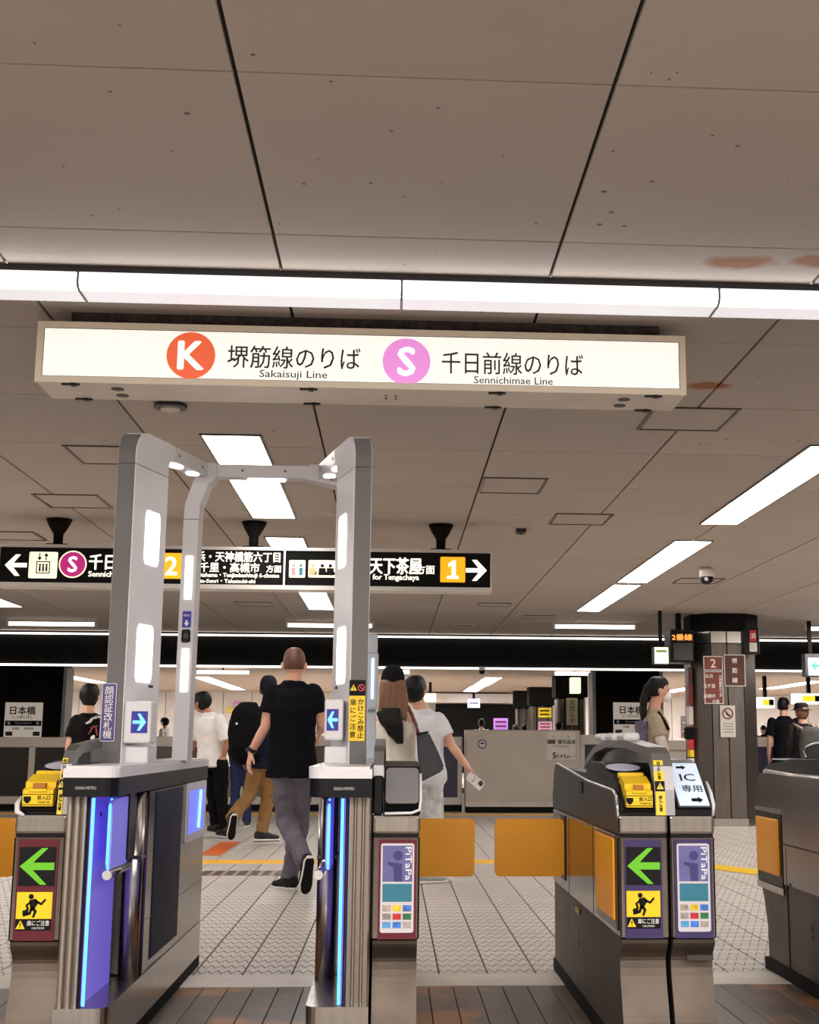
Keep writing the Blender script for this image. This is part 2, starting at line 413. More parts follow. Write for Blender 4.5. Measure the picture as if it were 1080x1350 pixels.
# black fascia above the platform edge with its two lines of light
FASC = mat('black_fascia', (10, 9, 8), .8, 0, .2, spec=.2)
fascia = struct(obj('trim_2', box(B(), -8.6, 9.8, 21.0, 21.2, 2.23, CEIL), FASC))
obj('upper_lamp_line', box(B(), -8.6, 9.8, 20.95, 21.0, 2.70, 2.725), TUBE, fascia)
obj('lower_lamp_line', box(B(), -8.6, 9.8, 20.97, 21.0, 2.205, 2.235), TUBE, fascia)

# beyond the doors: trackbed, dark wall piers, opposite platform
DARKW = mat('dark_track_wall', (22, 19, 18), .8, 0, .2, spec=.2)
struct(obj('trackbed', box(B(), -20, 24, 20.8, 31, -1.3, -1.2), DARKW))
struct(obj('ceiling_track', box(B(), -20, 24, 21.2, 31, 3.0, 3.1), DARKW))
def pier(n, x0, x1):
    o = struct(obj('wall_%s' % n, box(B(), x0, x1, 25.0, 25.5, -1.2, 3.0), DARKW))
    k = int((x1 - x0) / 1.0)
    for i in range(1, k + 1):
        x = x0 + (x1 - x0) * i / (k + 1)
        obj('wall_panel_rib', box(B(), x - .015, x + .015, 24.97, 25.0, -1.2, 3.0), BLACKM, o)
    return o
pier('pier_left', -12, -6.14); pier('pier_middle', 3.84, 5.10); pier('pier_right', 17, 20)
for x, s in ((-6.14, 1), (3.84, -1), (5.10, 1)):
    o = struct(obj('trim_3', box(B(), x - .01 if s > 0 else x - .05, x + .05 if s > 0 else x + .01, 24.95, 25.5, 1.0, 2.4), PAINTWHITE))
struct(obj('floor_opposite', box(B(), -20, 24, 31, 50, -.12, 0), mat('far_floor', (190, 178, 166), .4)))
struct(obj('ceiling_opposite', box(B(), -20, 24, 31, 50, CEIL, CEIL + .1), mat('far_ceiling', (176, 160, 146), .7)))
FARW = mat('far_wall_panel', (226, 220, 216), .4, 0, .04, rnd=.03)
wb = struct(obj('wall_opposite', box(B(), -20, 24, 47.05, 47.3, -.1, CEIL), BLACKM))
p0 = None
for i in range(44):
    x = -20 + i
    if 6.5 < x + .5 and x + .5 < 0: continue
    if p0 is None: p0 = obj('wall_panel', box(B(), x + .01, x + .99, 47.0, 47.05, 0, CEIL), FARW, wb); p0x = x
    else:
        o = p0.copy(); COL.objects.link(o); o.location = (x - p0x, 0, 0)
for x in (-10.5, -1.5, 7.5, 14):
    for y in (36, 43): area('far_platform_lamp', (x, y, 2.7), 3.0, .4, 260)
# ================================================================ LAMPS AND CEILING FITTINGS
def strip_lamp(x0, x1, label):
    t = thing('strip_lamp', label, 'ceiling lamp', ((x0 + x1) / 2, 4.7, 2.68), 'strip lamps across the ceiling')
    pf = [(4.612, 2.757), (4.612, 2.70), (4.622, 2.685), (4.645, 2.679), (4.77, 2.679), (4.785, 2.69), (4.79, 2.757)]
    obj('lens', prismx(B(), [p for p in pf if p[0] < 4.65] + [(4.645, 2.757)], x0 + .002, x1 - .002), STRIPLENS, t)
    obj('diffuser', prismx(B(), [(4.6455, 2.757), (4.6455, 2.679)] + pf[4:], x0 + .002, x1 - .002), STRIPUNDER, t)
    for x in (x0 + .001, x1 - .005): obj('end_cap', prismx(B(), [(p[0] - .0015 if p[0] < 4.7 else p[0] + .0015, p[1] - (.0015 if p[1] < 2.75 else 0)) for p in pf], x, x + .004), mat('lamp_end_grey', (170, 166, 168), .5), t)
    obj('housing', box(B(), x0, x1, 4.60, 4.612, 2.735, 2.76), GREYPLASTIC, t)
    obj('back_rail', box(B(), x0, x1, 4.79, 4.83, 2.72, 2.76), PAINTWHITE, t)
edges = [-2.37, -1.17, .007, 1.195, 2.38]
for k, lb in enumerate(('leftmost glowing strip lamp across the ceiling, cut by the left picture edge', 'glowing strip lamp above the K circle of the white hanging sign',
                        'glowing strip lamp above the S circle of the white hanging sign', 'rightmost glowing strip lamp across the ceiling, under the brown stains')):
    strip_lamp(edges[k], edges[k + 1], lb)
def troffer(x0, x1, y0, y1, label):
    t = thing('recessed_lamp', label, 'ceiling lamp', ((x0 + x1) / 2, (y0 + y1) / 2, 2.745), 'recessed lamps running away along the ceiling')
    M = under((x0 + x1) / 2, (y0 + y1) / 2, 2.7595)
    w, h = x1 - x0, y1 - y0
    obj('lamp_frame', ring(B(), M, rr(w + .03, h + .03), rr(w, h), .008), STEEL_DARK, t)
    ym = (y0 + y1) / 2
    for a, b in ((y0, ym - .008), (ym + .008, y1)):
        obj('lens', box(B(), x0, x1, a, b, 2.752, 2.7585), LENS, t)
    obj('centre_joint', box(B(), x0, x1, ym - .008, ym + .008, 2.750, 2.7585), PAINTWHITE, t)
for a in ((-1.10, -.78, 7.25, 10.0, 'recessed lamp seen through the white arch, nearest of the left row'),
          (-1.10, -.79, 11.0, 13.8, 'recessed lamp just above the black direction sign in the left row'),
          (-1.11, -.80, 14.0, 17.1, 'recessed lamp seen just below the black direction sign in the left row'),
          (2.39, 2.67, 7.24, 9.98, 'big recessed lamp at the right picture edge, nearest of the right row'),
          (2.38, 2.69, 10.88, 13.79, 'middle recessed lamp of the right row, beside the camera dome'),
          (2.38, 2.67, 14.03, 16.93, 'farthest and shortest looking recessed lamp of the right row'),
          (-5.12, -4.82, 14.3, 17.2, 'recessed lamp tip at the left picture edge below the black sign')): troffer(*a)
def batten(x0, x1, y, label):
    t = thing('batten_lamp', label, 'ceiling lamp', ((x0 + x1) / 2, y, 2.68), 'thin batten lamps near the black fascia')
    obj('tube', tube(B(), [(x0 + .03, y, 2.70), (x1 - .03, y, 2.70)], .028, 10), TUBE, t, smooth=True)
    obj('batten_body', box(B(), x0, x1, y - .04, y + .04, 2.725, 2.76), PAINTWHITE, t)
    for x in (x0, x1 - .03): obj('tube_holder', box(B(), x, x + .03, y - .03, y + .03, 2.67, 2.725), PAINTWHITE, t)
batten(-5.55, -4.28, 19.1, 'thin batten lamp at far left above the black fascia')
batten(-1.56, -.30, 18.9, 'thin batten lamp just behind the right post of the white arch')
batten(2.27, 3.48, 18.66, 'thin batten lamp between the arch and the steel pillar')
batten(5.92, 7.2, 18.6, 'thin batten lamp right of the steel pillar at the picture edge')

def hatch(x0, x1, y0, y1, label, m=None):
    t = thing('access_hatch', label, 'ceiling hatch', ((x0 + x1) / 2, (y0 + y1) / 2, 2.75), 'access hatches in the ceiling')
    M = under((x0 + x1) / 2, (y0 + y1) / 2, 2.7597); w, h = x1 - x0, y1 - y0
    obj('hatch_frame', ring(B(), M, rr(w, h), rr(w - .03, h - .03), .007), STEEL_DARK, t)
    obj('hatch_panel', prism(B(), M, rr(w - .045, h - .045), .004), CPANEL, t)
for a in ((-1.96, -1.50, 7.59, 8.10, 'dark framed ceiling hatch left of the white arch, nearer one'), (-2.56, -2.10, 9.17, 9.70, 'ceiling hatch at left between the arch and the sign mount'),
          (1.31, 1.77, 6.44, 6.93, 'ceiling hatch at the right end of the white hanging sign'), (.56, .99, 8.32, 8.85, 'ceiling hatch right of the arch, nearest of that pair'),
          (1.20, 1.64, 9.63, 10.12, 'ceiling hatch between the arch and the big right lamp'), (-2.0, -1.54, 16.3, 16.8, 'small far ceiling hatch below the black sign, left half'),
          (2.98, 3.45, 13.40, 13.86, 'ceiling hatch just behind the camera dome'), (1.74, 2.2, 17.65, 18.1, 'farthest ceiling hatch in front of the far batten lamp'),
          (1.03, 1.45, 16.1, 16.5, 'far ceiling hatch below the right end of the black sign'), (-3.45, -3.0, 10.9, 11.36, 'ceiling hatch above the left end of the black sign'),
          (-3.4, -2.95, 13.6, 14.1, 'ceiling hatch seen under the left end of the black sign')): hatch(*a)
t = thing('smoke_detector', 'round dark ringed detector under the left end of the white hanging sign', 'detector', (-1.166, 6.593, 2.73))
obj('detector_ring', ring(B(), under(-1.166, 6.593, 2.7595), circ(.085), circ(.055), .02), GREYPLASTIC, t)
obj('detector_body', prism(B(), under(-1.166, 6.593, 2.7595), circ(.05), .03), PAINTWHITE, t)
t = thing('ceiling_speaker', 'round dark speaker grille far back near the black fascia', 'speaker', (1.02, 19.2, 2.74))
obj('speaker_ring', ring(B(), under(1.02, 19.2, 2.7595), circ(.16), circ(.13), .015), PAINTWHITE, t)
obj('speaker_grille', prism(B(), under(1.02, 19.2, 2.7595), circ(.13), .01), GREYPLASTIC, t)
t = thing('sensor_box', 'small dark ceiling sensor right of the black sign mount', 'sensor', (1.01, 10.42, 2.72))
obj('sensor_body', box(B(), .97, 1.05, 10.36, 10.46, 2.725, 2.76, .006), GREYPLASTIC, t); obj('sensor_eye', prism(B(), under(1.01, 10.41, 2.725), circ(.018), .008), BLACK, t)
t = thing('security_camera', 'black dome security camera hanging beside the right lamp row', 'camera', (3.05, 12.57, 2.60))
obj('dome', ball(B(), (3.05, 12.57, 2.655), .066, .066, .066, u=20, v=12), BLACK, t, smooth=True)
obj('camera_housing', tube(B(), [(3.05, 12.57, 2.665), (3.05, 12.57, 2.73), (3.05, 12.57, 2.76)], [.075, .07, .045], 20), WHITEP, t, smooth=True)
obj('lens_window', ball(B(), (3.035, 12.515, 2.64), .022, .014, .022), WHITEP, t, smooth=True)
t = thing('security_camera', 'small dome camera beneath the black fascia, behind the white arch', 'camera', (1.4, 20.9, 2.1))
obj('dome', ball(B(), (1.4, 20.88, 2.17), .05, .05, .05), BLACK, t, smooth=True); obj('camera_housing', box(B(), 1.35, 1.45, 20.83, 20.96, 2.18, 2.24, .01), WHITEP, t)

# ================================================================ WHITE LINE SIGN
SIGNFACE = emat('lit_sign_face', (255, 251, 241), .80, (182, 180, 174))
t = thing('hanging_sign', 'long lit white sign with orange K and pink S circles under the ceiling', 'sign', (-.13, 5.2, 2.45))
x0, x1, yf, yb, z0, z1 = -1.437, 1.172, 5.10, 5.36, 2.455, 2.705
obj('sign_case', box(B(), x0, x1, yf, yb, z0, z1, .006), mat('cream_sign_case', (226, 216, 200), .45, 0, .05), t)
M = front((x0 + x1) / 2, yf, (z0 + z1) / 2)
obj('sign_rim', ring(B(), M, rr(x1 - x0, z1 - z0), rr(x1 - x0 - .05, z1 - z0 - .05), .008), mat('sign_rim_cream', (240, 228, 208), .4, 0, .04), t)
obj('face_gap', ring(B(), M, rr(x1 - x0 - .049, z1 - z0 - .049), rr(x1 - x0 - .056, z1 - z0 - .056), .003), mat('face_gap_grey', (120, 110, 100), .6), t); obj('sign_face', prism(B(), M, rr(x1 - x0 - .056, z1 - z0 - .056), .003), SIGNFACE, t)
def ink_e(n, rgb, p): return emat(n, rgb, p)
KO = emat('lit_orange_print', (224, 96, 58), .66); KS = emat('lit_pink_print', (222, 140, 212), .68); KW = emat('lit_white_print', (255, 250, 246), 1.3)
SINK = mat('dark_olive_ink', (46, 42, 20), .6)
def sp(u, v, d=.0035):
    p = at(u, v, yf); return front(p.x, yf - d, p.z)
for (u, v, m, ch) in ((252, 469, KO, 'K'), (536, 477, KS, 'S')):
    disc = obj('line_disc', prism(B(), sp(u, v), circ(.0965, 40), .002), m, t)
    text('line_letter', ch, sp(u, v, .0057), .165, KW, disc, bold=.035)
text('lettering', '堺筋線のりば', sp(388, 472), .1, SINK, t, bold=.006, width=.53)
text('lettering', 'Sakaisuji Line', sp(387, 495), .043, SINK, t, width=.27, bold=.008)
text('lettering', '千日前線のりば', sp(676, 480), .1, SINK, t, bold=.006, width=.575)
text('lettering', 'Sennichimae Line', sp(677, 502), .043, SINK, t, width=.32, bold=.008)
obj('ceiling_mount', box(B(), -1.32, 1.075, 5.14, 5.34, 2.705, 2.76), mat('grimy_mount', (58, 50, 46), .9, 0, .5, 40, .5, 60), t)
for x in (-1.30, -.36, .40, 1.04):
    for y in (5.115, 5.345):
        obj('latch', prism(B(), under(x, y, z0), rr(.07, .016), .006), BLACK, t); obj('latch_screw', prism(B(), under(x + .01, y, z0), rr(.02, .028), .009), BLACK, t)
for x in (-1.13, .93):
    for y in (5.18, 5.28): obj('lamp_hole', prism(B(), under(x, y, z0), circ(.026, 16), .002), BLACK, t)
for x in (-.05, -.01):
    for y in (5.2, 5.24): obj('rivet', prism(B(), under(x, y, z0), circ(.006, 8), .003), STEEL_DARK, t)

# ================================================================ BLACK DIRECTION SIGN
t = thing('direction_sign', 'long black hanging sign with arrows, circled S and orange track numbers', 'sign', (-1.14, 10.2, 2.23))
x0, x1, yf, yb, z0, z1 = -3.05, .757, 10.16, 10.34, 2.228, 2.54
obj('sign_case', box(B(), x0, x1, yf, yb, z0, z1, .004), BLACKM, t)
RIM = mat('silver_sign_rim', (216, 210, 204), .35, .5, .05)
obj('rim_rail', box(B(), x0, x1, yf - .015, yb, z1 - .018, z1 + .006), RIM, t); obj('rim_rail', box(B(), x0, x1, yf - .015, yb, z0 - .012, z0 + .022), RIM, t)
for x in (x0, -1.872, -.870, x1 - .014): obj('rim_post', box(B(), x, x + .014, yf - .014, yf + .02, z0 + .02, z1 - .016), RIM, t)
WLIT = emat('lit_white_lettering', (255, 250, 226), 1.3); CLIT = emat('lit_cream_panel', (250, 238, 206), .95); OLIT = emat('lit_orange_panel', (250, 164, 24), .95); MLIT = emat('lit_magenta_disc', (170, 32, 112), .8)
def bp(u, v, d=.001):
    p = at(u, v, yf); return front(p.x, yf - d, p.z)
poly_obj('arrow', bp(21, 745), scaled([(-.5, 0), (-.02, .5), (.2, .5), (-.12, .1), (.5, .1), (.5, -.1), (-.12, -.1), (.2, -.5), (-.02, -.5)], .165), .003, WLIT, t)
poly_obj('arrow', bp(628, 752), scaled([(.5, 0), (.02, .5), (-.2, .5), (.12, .1), (-.5, .1), (-.5, -.1), (.12, -.1), (-.2, -.5), (.02, -.5)], .165), .003, WLIT, t)
q = slab('pictogram_panel', bp(57, 745), .215, .205, .003, CLIT, t, .012)
for a in ((0, -.03, .1, .09),): obj('lift_frame', ring(B(), bp(57, 748, .0045), rr(.105, .095), rr(.09, .08), .002), INK, q)
for k in (-1, 0, 1):
    obj('lift_rider', prism(prism(B(), bp(57 + k * 4.4, 750, .0045), rr(.014, .04), .002), move(bp(57 + k * 4.4, 750, .0045), 0, .03), circ(.009, 8), .002), INK, q)
for k, s in ((-1, -1), (1, 1)):
    obj('lift_arrow', prism(B(), move(bp(57, 734, .0045), k * .025, 0), [(-.004, -s * .028), (.004, -s * .028), (.004, s * .004), (.018, s * .004), (0, s * .03), (-.018, s * .004), (-.004, s * .004)], .002), INK, q)
rim = obj('line_disc_rim', prism(B(), bp(96, 744), circ(.106, 32), .002), CLIT, t)
d = obj('line_disc', prism(B(), bp(96, 744, .003), circ(.096, 32), .002), MLIT, t); text('line_letter', 'S', bp(96, 744, .0055), .17, WLIT, d, bold=.03)
text('lettering', '千日前線', bp(155, 741), .13, WLIT, t, bold=.03, width=.43)
text('lettering', 'Sennichimae Line', bp(154, 757), .058, WLIT, t, bold=.03, width=.43)
q = slab('track_number_panel', bp(223, 746), .195, .2, .003, OLIT, t, .008); text('track_number', '2', bp(226, 746, .0045), .2, WLIT, q, bold=.03)
text('lettering', '北浜・天神橋筋六丁目', bp(308, 734), .085, WLIT, t, bold=.018, width=.72)
text('lettering', '北千里・高槻市', bp(296, 748), .08, WLIT, t, bold=.018, width=.54); text('lettering', '方面', bp(361, 750), .06, WLIT, t, bold=.02)
text('lettering', 'for Kitahama・Tenjimbashisuji 6-chome', bp(308, 759), .045, WLIT, t, bold=.025, width=.70)
text('lettering', 'Kita-Senri・Takatsuki-shi', bp(297, 766), .04, WLIT, t, bold=.025, width=.46)
q = slab('pictogram_panel', bp(392, 750), .125, .135, .003, CLIT, t, .008)
for k, m in ((-1, mat('pink_figure', (226, 150, 150), .5)), (1, mat('teal_figure', (30, 130, 150), .5))):
    obj('toilet_figure', prism(prism(B(), move(bp(392, 751, .0045), k * .028, 0), [(-.016, .015), (.016, .015), (.012, -.045), (-.012, -.045)], .002), move(bp(392, 751, .0045), k * .028, .032), circ(.012, 10), .002), m, q)
q = slab('pictogram_panel', bp(425, 750), .215, .135, .003, CLIT, t, .008)
for k, m in ((-.075, mat('pale_figure', (214, 200, 150), .5)), (0, INK), (.062, INK)):
    obj('facility_figure', prism(prism(prism(B(), move(bp(425, 751, .0045), k, 0), [(-.026, .012), (.026, .012), (.03, -.045), (-.03, -.045)], .002), move(bp(425, 751, .0045), k, .03), circ(.014, 10), .002), move(bp(425, 751, .0045), k + .03, -.03), circ(.012, 10), .002), m, q)
text('lettering', '天下茶屋', bp(522, 746), .14, WLIT, t, bold=.03, width=.40); text('lettering', '方面', bp(561, 751), .075, WLIT, t, bold=.02)
text('lettering', 'for Tengachaya', bp(522, 762), .06, WLIT, t, bold=.025, width=.36)
q = slab('track_number_panel', bp(597, 751), .195, .2, .003, OLIT, t, .008); obj('track_number', prism(B(), bp(597, 751, .0045), scaled([(.02, .5), (.16, .5), (.16, -.34), (.3, -.34), (.3, -.5), (-.3, -.5), (-.3, -.34), (-.06, -.34), (-.06, .24), (-.24, .14), (-.24, .32)], .145), .002), WLIT, q)
for x in (-2.63, -1.117, .356):
    obj('hanger', tube(B(), [(x, 10.25, 2.546), (x, 10.25, 2.64), (x, 10.25, 2.70), (x, 10.25, 2.757)], [.036, .038, .075, .10], 16), BLACKM, t, smooth=True)
    obj('hanger_foot', box(B(), x - .08, x + .08, 10.2, 10.3, 2.546, 2.562), BLACKM, t)

# ================================================================ STEEL PILLAR
px0, px1, py0, py1 = 3.955, 4.83, 17.1, 17.95
pillar = thing('pillar', 'steel clad pillar with brown track signs, right of the card gate', 'pillar', ((px0 + px1) / 2, 17.5, 0))
ch = .22
plan = [(px0 + ch, py0), (px1 - ch, py0), (px1, py0 + ch), (px1, py1 - ch), (px1 - ch, py1), (px0 + ch, py1), (px0, py1 - ch), (px0, py0 + ch)]
PSTEEL = mat('pillar_steel', (112, 104, 98), .34, .9, .12, 3, .02, 60, (6, 6, .6)); 
obj('pillar_core', prismz(B(), [(4.39 + (x - 4.39) * .985, 17.52 + (y - 17.52) * .985) for x, y in plan], 0, 2.75), BLACKM, pillar)
obj('pillar_base', prismz(B(), [(4.39 + (x - 4.39) * 1.02, 17.52 + (y - 17.52) * 1.02) for x, y in plan], 0, .10), STEEL, pillar)
for k in range(8):
    a, b = V(plan[k]), V(plan[(k + 1) % 8]); n = 2 if (b - a).length > .35 else 1
    nrm = V((b - a).yx).normalized(); nrm = V((nrm.x, -nrm.y))
    for q in range(n):
        s, e = a.lerp(b, q / n), a.lerp(b, (q + 1) / n); dv = (e - s).normalized() * .008
        s2, e2 = s + dv, e - dv
        pts = [tuple(s2 - nrm * .01), tuple(e2 - nrm * .01), tuple(e2), tuple(s2)]
        obj('cladding_panel', prismz(B(), pts, .105, 2.36), PSTEEL, pillar)
        obj('cladding_top', prismz(B(), pts, 2.37, 2.52), STEEL, pillar)
obj('pillar_capital', prismz(B(), [(4.42 + (x - 4.39) * 1.04, 17.52 + (y - 17.52) * 1.04) for x, y in plan], 2.53, 2.76), BLACKM, pillar)
BROWN = mat('brown_sign', (128, 62, 46), .4, 0, .06); BROWND = mat('dark_brown_sign', (88, 40, 32), .4, 0, .06)
def wallsign(name, u0, v0, u1, v1, Y, m, label, cat='sign', rim=RIM, t_=.015):
    a, b = at(u0, v0, Y), at(u1, v1, Y)
    o = thing(name, label, cat, ((a.x + b.x) / 2, Y, b.z))
    M = front((a.x + b.x) / 2, Y, (a.z + b.z) / 2); w, h = b.x - a.x, a.z - b.z
    obj('sign_board', prism(B(), M, rr(w, h), t_), m, o)
    if rim: obj('sign_rim', ring(B(), M, rr(w + .02, h + .02), rr(w, h), t_ + .004), rim, o)
    return o, move(M, 0, 0, t_ + .0005), w, h
o, M, w, h = wallsign('track_sign', 928, 866, 952, 883, 17.08, BROWN, 'brown sign with a white 2 at the top of the steel pillar'); text('track_number', '2', M, .16, WHITEINK, o, bold=.02)
o, M, w, h = wallsign('track_sign', 929, 886, 953, 927, 17.08, BROWN, 'brown destination sign below the white 2 on the steel pillar')
for (x, y, s) in ((-.08, .15, '北浜'), (-.08, .02, '北千里'), (-.08, -.11, '高槻市')): text('lettering', s, move(M, x + .02, y), .055, WHITEINK, o, bold=.02)
text('lettering', vtext('天神橋筋六丁目'), move(M, .09, .02), .042, WHITEINK, o, bold=.02, line=.95); text('lettering', '方面', move(M, .02, -.18), .05, WHITEINK, o, bold=.02)
o, M, w, h = wallsign('line_name_sign', 955, 864, 982, 904, 17.08, BROWND, 'dark brown sign with three stacked characters on the steel pillar'); text('lettering', vtext('堺筋線'), M, .075, WHITEINK, o, bold=.02, line=1.7)
o, M, w, h = wallsign('notice', 949, 930, 970, 972, 17.08, PAINTWHITE, 'white notice with crossed out telephone on the steel pillar', 'notice', None)
obj('ban_ring', ring(B(), move(M, 0, .1), circ(.075, 28), circ(.058, 28), .002), mat('maroon_print', (120, 40, 56), .5), o)
obj('handset_print', prism(B(), move(M, 0, .1), [(-.03, .035), (-.012, .04), (-.012, .012), (.012, -.018), (.035, -.018), (.032, -.038), (.012, -.04), (-.028, .002)], .0015), INK, o)
obj('ban_bar', prism(B(), move(M, 0, .1) @ Matrix.Rotation(-PI / 4, 4, 'Z'), rr(.12, .014), .002), MATS['maroon_print'], o)
for k, wd in enumerate((.15, .13, .15, .14)): obj('print_line', prism(B(), move(M, 0, -.03 - k * .036), rr(wd, .012), .001), mat('grey_print', (150, 146, 142), .6), o)
t = thing('fire_cabinet', 'narrow black post with red and white extinguisher sticker on the pillar corner', 'fire point', (4.75, 17.15, 1.8))
obj('cabinet', box(B(), 4.60, 4.82, 17.03, 17.2, 2.22, 2.56, .01), BLACK, t)
obj('red_sticker', prism(B(), front(4.73, 17.03, 2.46), rr(.09, .15), .002), mat('fire_red', (196, 28, 44), .4), t); obj('white_sticker', prism(B(), front(4.73, 17.03, 2.31), rr(.10, .12), .002), PAINTWHITE, t)
text('lettering', '消', front(4.73, 17.027, 2.46), .08, WHITEINK, t, bold=.02)
t = thing('fire_notice_strip', 'tall red and white notice strip on the left corner of the steel pillar', 'notice', (3.93, 17.3, 1.0))
for k, (za, zb, m) in enumerate(((2.05, 1.82, BROWND), (1.82, 1.55, mat('dark_red_notice', (122, 40, 40), .5)), (1.53, 1.30, PAINTWHITE), (1.28, .98, MATS['fire_red']), (.97, .88, YELLOWST), (.86, .76, WHITEINK), (.75, .66, MATS['fire_red']), (.65, .5, WHITEINK))):
    obj('notice_band', box(B(), 3.90, 3.955, 17.24, 17.4, zb, za), m, t)
# departure board left of the pillar
t = thing('departure_board', 'black hanging board with orange lit characters left of the steel pillar', 'display', (3.72, 17.2, 2.0))
obj('board_case', box(B(), 3.62, 3.93, 17.0, 17.4, 2.10, 2.53, .01), BLACK, t)
ORL = emat('orange_led_text', (255, 150, 70), 1.6)
text('lettering', '2番線', front(3.775, 16.997, 2.43), .09, ORL, t, bold=.02, width=.27)
obj('screen', prism(B(), front(3.785, 17.0, 2.24), rr(.25, .22), .004), mat('dark_screen', (54, 50, 50), .2), t)
obj('hanger', box(B(), 3.74, 3.80, 17.15, 17.25, 2.53, 2.76), BLACKM, t)
t = thing('lit_panel', 'small glowing pale green sign box hanging left of the departure board', 'display', (3.47, 16.8, 2.05))
obj('panel_case', box(B(), 3.355, 3.56, 16.8, 16.95, 2.06, 2.29, .01), GREYPLASTIC, t)
obj('panel_face', prism(B(), front(3.455, 16.8, 2.175), rr(.18, .21), .004), emat('lit_pale_green', (240, 250, 200), 1.2), t)
obj('bracket', box(B(), 3.44, 3.48, 16.85, 16.9, 2.29, 2.76), BLACKM, t)
obj('print_line', prism(B(), front(3.455, 16.796, 2.23), rr(.14, .03), .002), mat('olive_print', (170, 176, 120), .6), t)
t = thing('lit_panel', 'hanging white display with green arrow at the right picture edge', 'display', (6.0, 18.0, 2.0))
obj('panel_case', box(B(), 5.72, 6.5, 18.0, 18.15, 1.98, 2.30, .01), GREYPLASTIC, t); obj('panel_face', prism(B(), front(6.12, 18.0, 2.12), rr(.70, .24), .004), emat('lit_white_panel', (244, 250, 255), 1.2), t)
obj('green_arrow', prism(B(), front(5.88, 17.996, 2.13), scaled(ARROW, .14), .003), mat('teal_print', (30, 160, 130), .5), t); obj('hanger', box(B(), 5.8, 5.85, 18.05, 18.1, 2.3, 2.76), BLACKM, t)

# ================================================================ PLATFORM DOORS
DOORW = mat('platform_door_white', (205, 196, 186), .4, .1, .04); GLASSD = mat('dark_door_glass', (40, 36, 34), .18, 0, .1); NAVY = mat('navy_door_panel', (32, 28, 62), .3, 0, .1); GLASSP = mat('grey_door_glass', (112, 104, 96), .12, .1, .1)
YD = 20.62
def door_unit(x0, x1, label, glass, ztop=1.10, mull=None):
    t = thing('platform_door', label, 'platform door', ((x0 + x1) / 2, YD, 0), None)
    obj('top_rail', box(B(), x0, x1, YD, YD + .14, ztop - .155, ztop, .01), DOORW, t)
    obj('bottom_rail', box(B(), x0, x1, YD, YD + .14, .10, .215, .008), DOORW, t)
    obj('kick_plate', box(B(), x0, x1, YD + .02, YD + .12, 0, .10), BLACKM, t)
    xs = [x0] + list(mull or []) + [x1]
    for k, x in enumerate(xs):
        a, b = (x, x + .07) if k == 0 else ((x - .07, x) if k == len(xs) - 1 else (x - .045, x + .045))
        obj('upright', box(B(), a, b, YD, YD + .14, .215, ztop - .155, .004), DOORW, t)
    for a, b in zip(xs, xs[1:]): obj('pane', box(B(), a + .03, b - .03, YD + .05, YD + .08, .2, ztop - .14), glass, t)
    return t
door_unit(-8.4, -6.6, 'platform door with dark panes beyond the left picture edge', GLASSD)
door_unit(-6.58, -4.3, 'dark glazed platform door left of the white arch, below the station sign', GLASSD, mull=[-5.49])
door_unit(-4.28, -2.35, 'platform door with grey panes behind the man in the white shirt', GLASSP, 1.12)
door_unit(-2.33, -.60, 'platform door with dark panes behind the man in the black shirt', GLASSP, 1.14)
door_unit(-.58, 1.08, 'platform door with navy panes behind the pair in white tops', NAVY, 1.14, mull=[.2])
door_unit(2.93, 3.95, 'small platform door unit left of the steel pillar, mostly behind the gate', NAVY, 1.18, mull=[3.4])
door_unit(3.97, 5.2, 'platform door with pale panel beside the steel pillar', mat('pale_door_panel', (214, 206, 198), .4), 1.10)
door_unit(5.22, 7.2, 'platform door with navy panels at the right, behind two dark dressed people', NAVY, 1.16, mull=[6.2])
door_unit(7.22, 9.3, 'platform door with navy panels at the far right end', NAVY, 1.16)
t = thing('door_housing', 'big beige platform door housing with round emblem and a 5 and 1 label', 'door housing', (2.0, 20.4, 0))
HB = mat('beige_housing', (182, 172, 160), .4, .15, .04, 2)
obj('housing_body', box(B(), 1.115, 2.885, 20.3, 20.75, .09, 1.245, .015, 2), HB, t)
obj('housing_foot', box(B(), 1.13, 2.87, 20.32, 20.75, 0, .09), BLACKM, t); obj('kick_plate', box(B(), 1.13, 2.6, 20.285, 20.3, .09, .16), STEEL, t)
def hp(u, v, d=0): p = at(u, v, 20.3); return front(p.x, 20.3 - d, p.z)
for u in (627, 647, 667, 711, 731, 750): obj('bolt_cap', ball(B(), hp(u, 970.5).translation, .025, .02, .025), PAINTWHITE, t, smooth=True)
e = obj('emblem', prism(B(), hp(636, 981), circ(.07, 24), .003), PURPLE, t)
obj('emblem_mark', ring(B(), hp(636, 981, .0035), circ(.05, 20), circ(.034, 20), .002), WHITEINK, e); obj('emblem_bar', prism(B(), hp(636, 982, .0035), rr(.10, .016), .002), WHITEINK, e)
p = slab('door_label', hp(740, 983), .44, .42, .004, PAINTWHITE, t)
obj('label_mark', prism(B(), hp(727, 978, .005), rr(.12, .06), .002), BROWND, p)
text('lettering', '優先座席', hp(747, 978, .005), .07, INK, p, bold=.02); text('lettering', 'Courtesy Seats', hp(740, 984, .005), .04, INK, p); 
text('lettering', '5', hp(731, 996, .005), .13, INK, p, bold=.03); text('lettering', '号車', hp(738, 997, .005), .06, INK, p); text('lettering', '1', hp(745, 997, .005), .1, INK, p, bold=.03); text('lettering', '番ドア', hp(753, 998, .005), .05, INK, p)
obj('side_column', box(B(), 2.5, 2.90, 20.25, 20.3, .09, .72), HB, t)

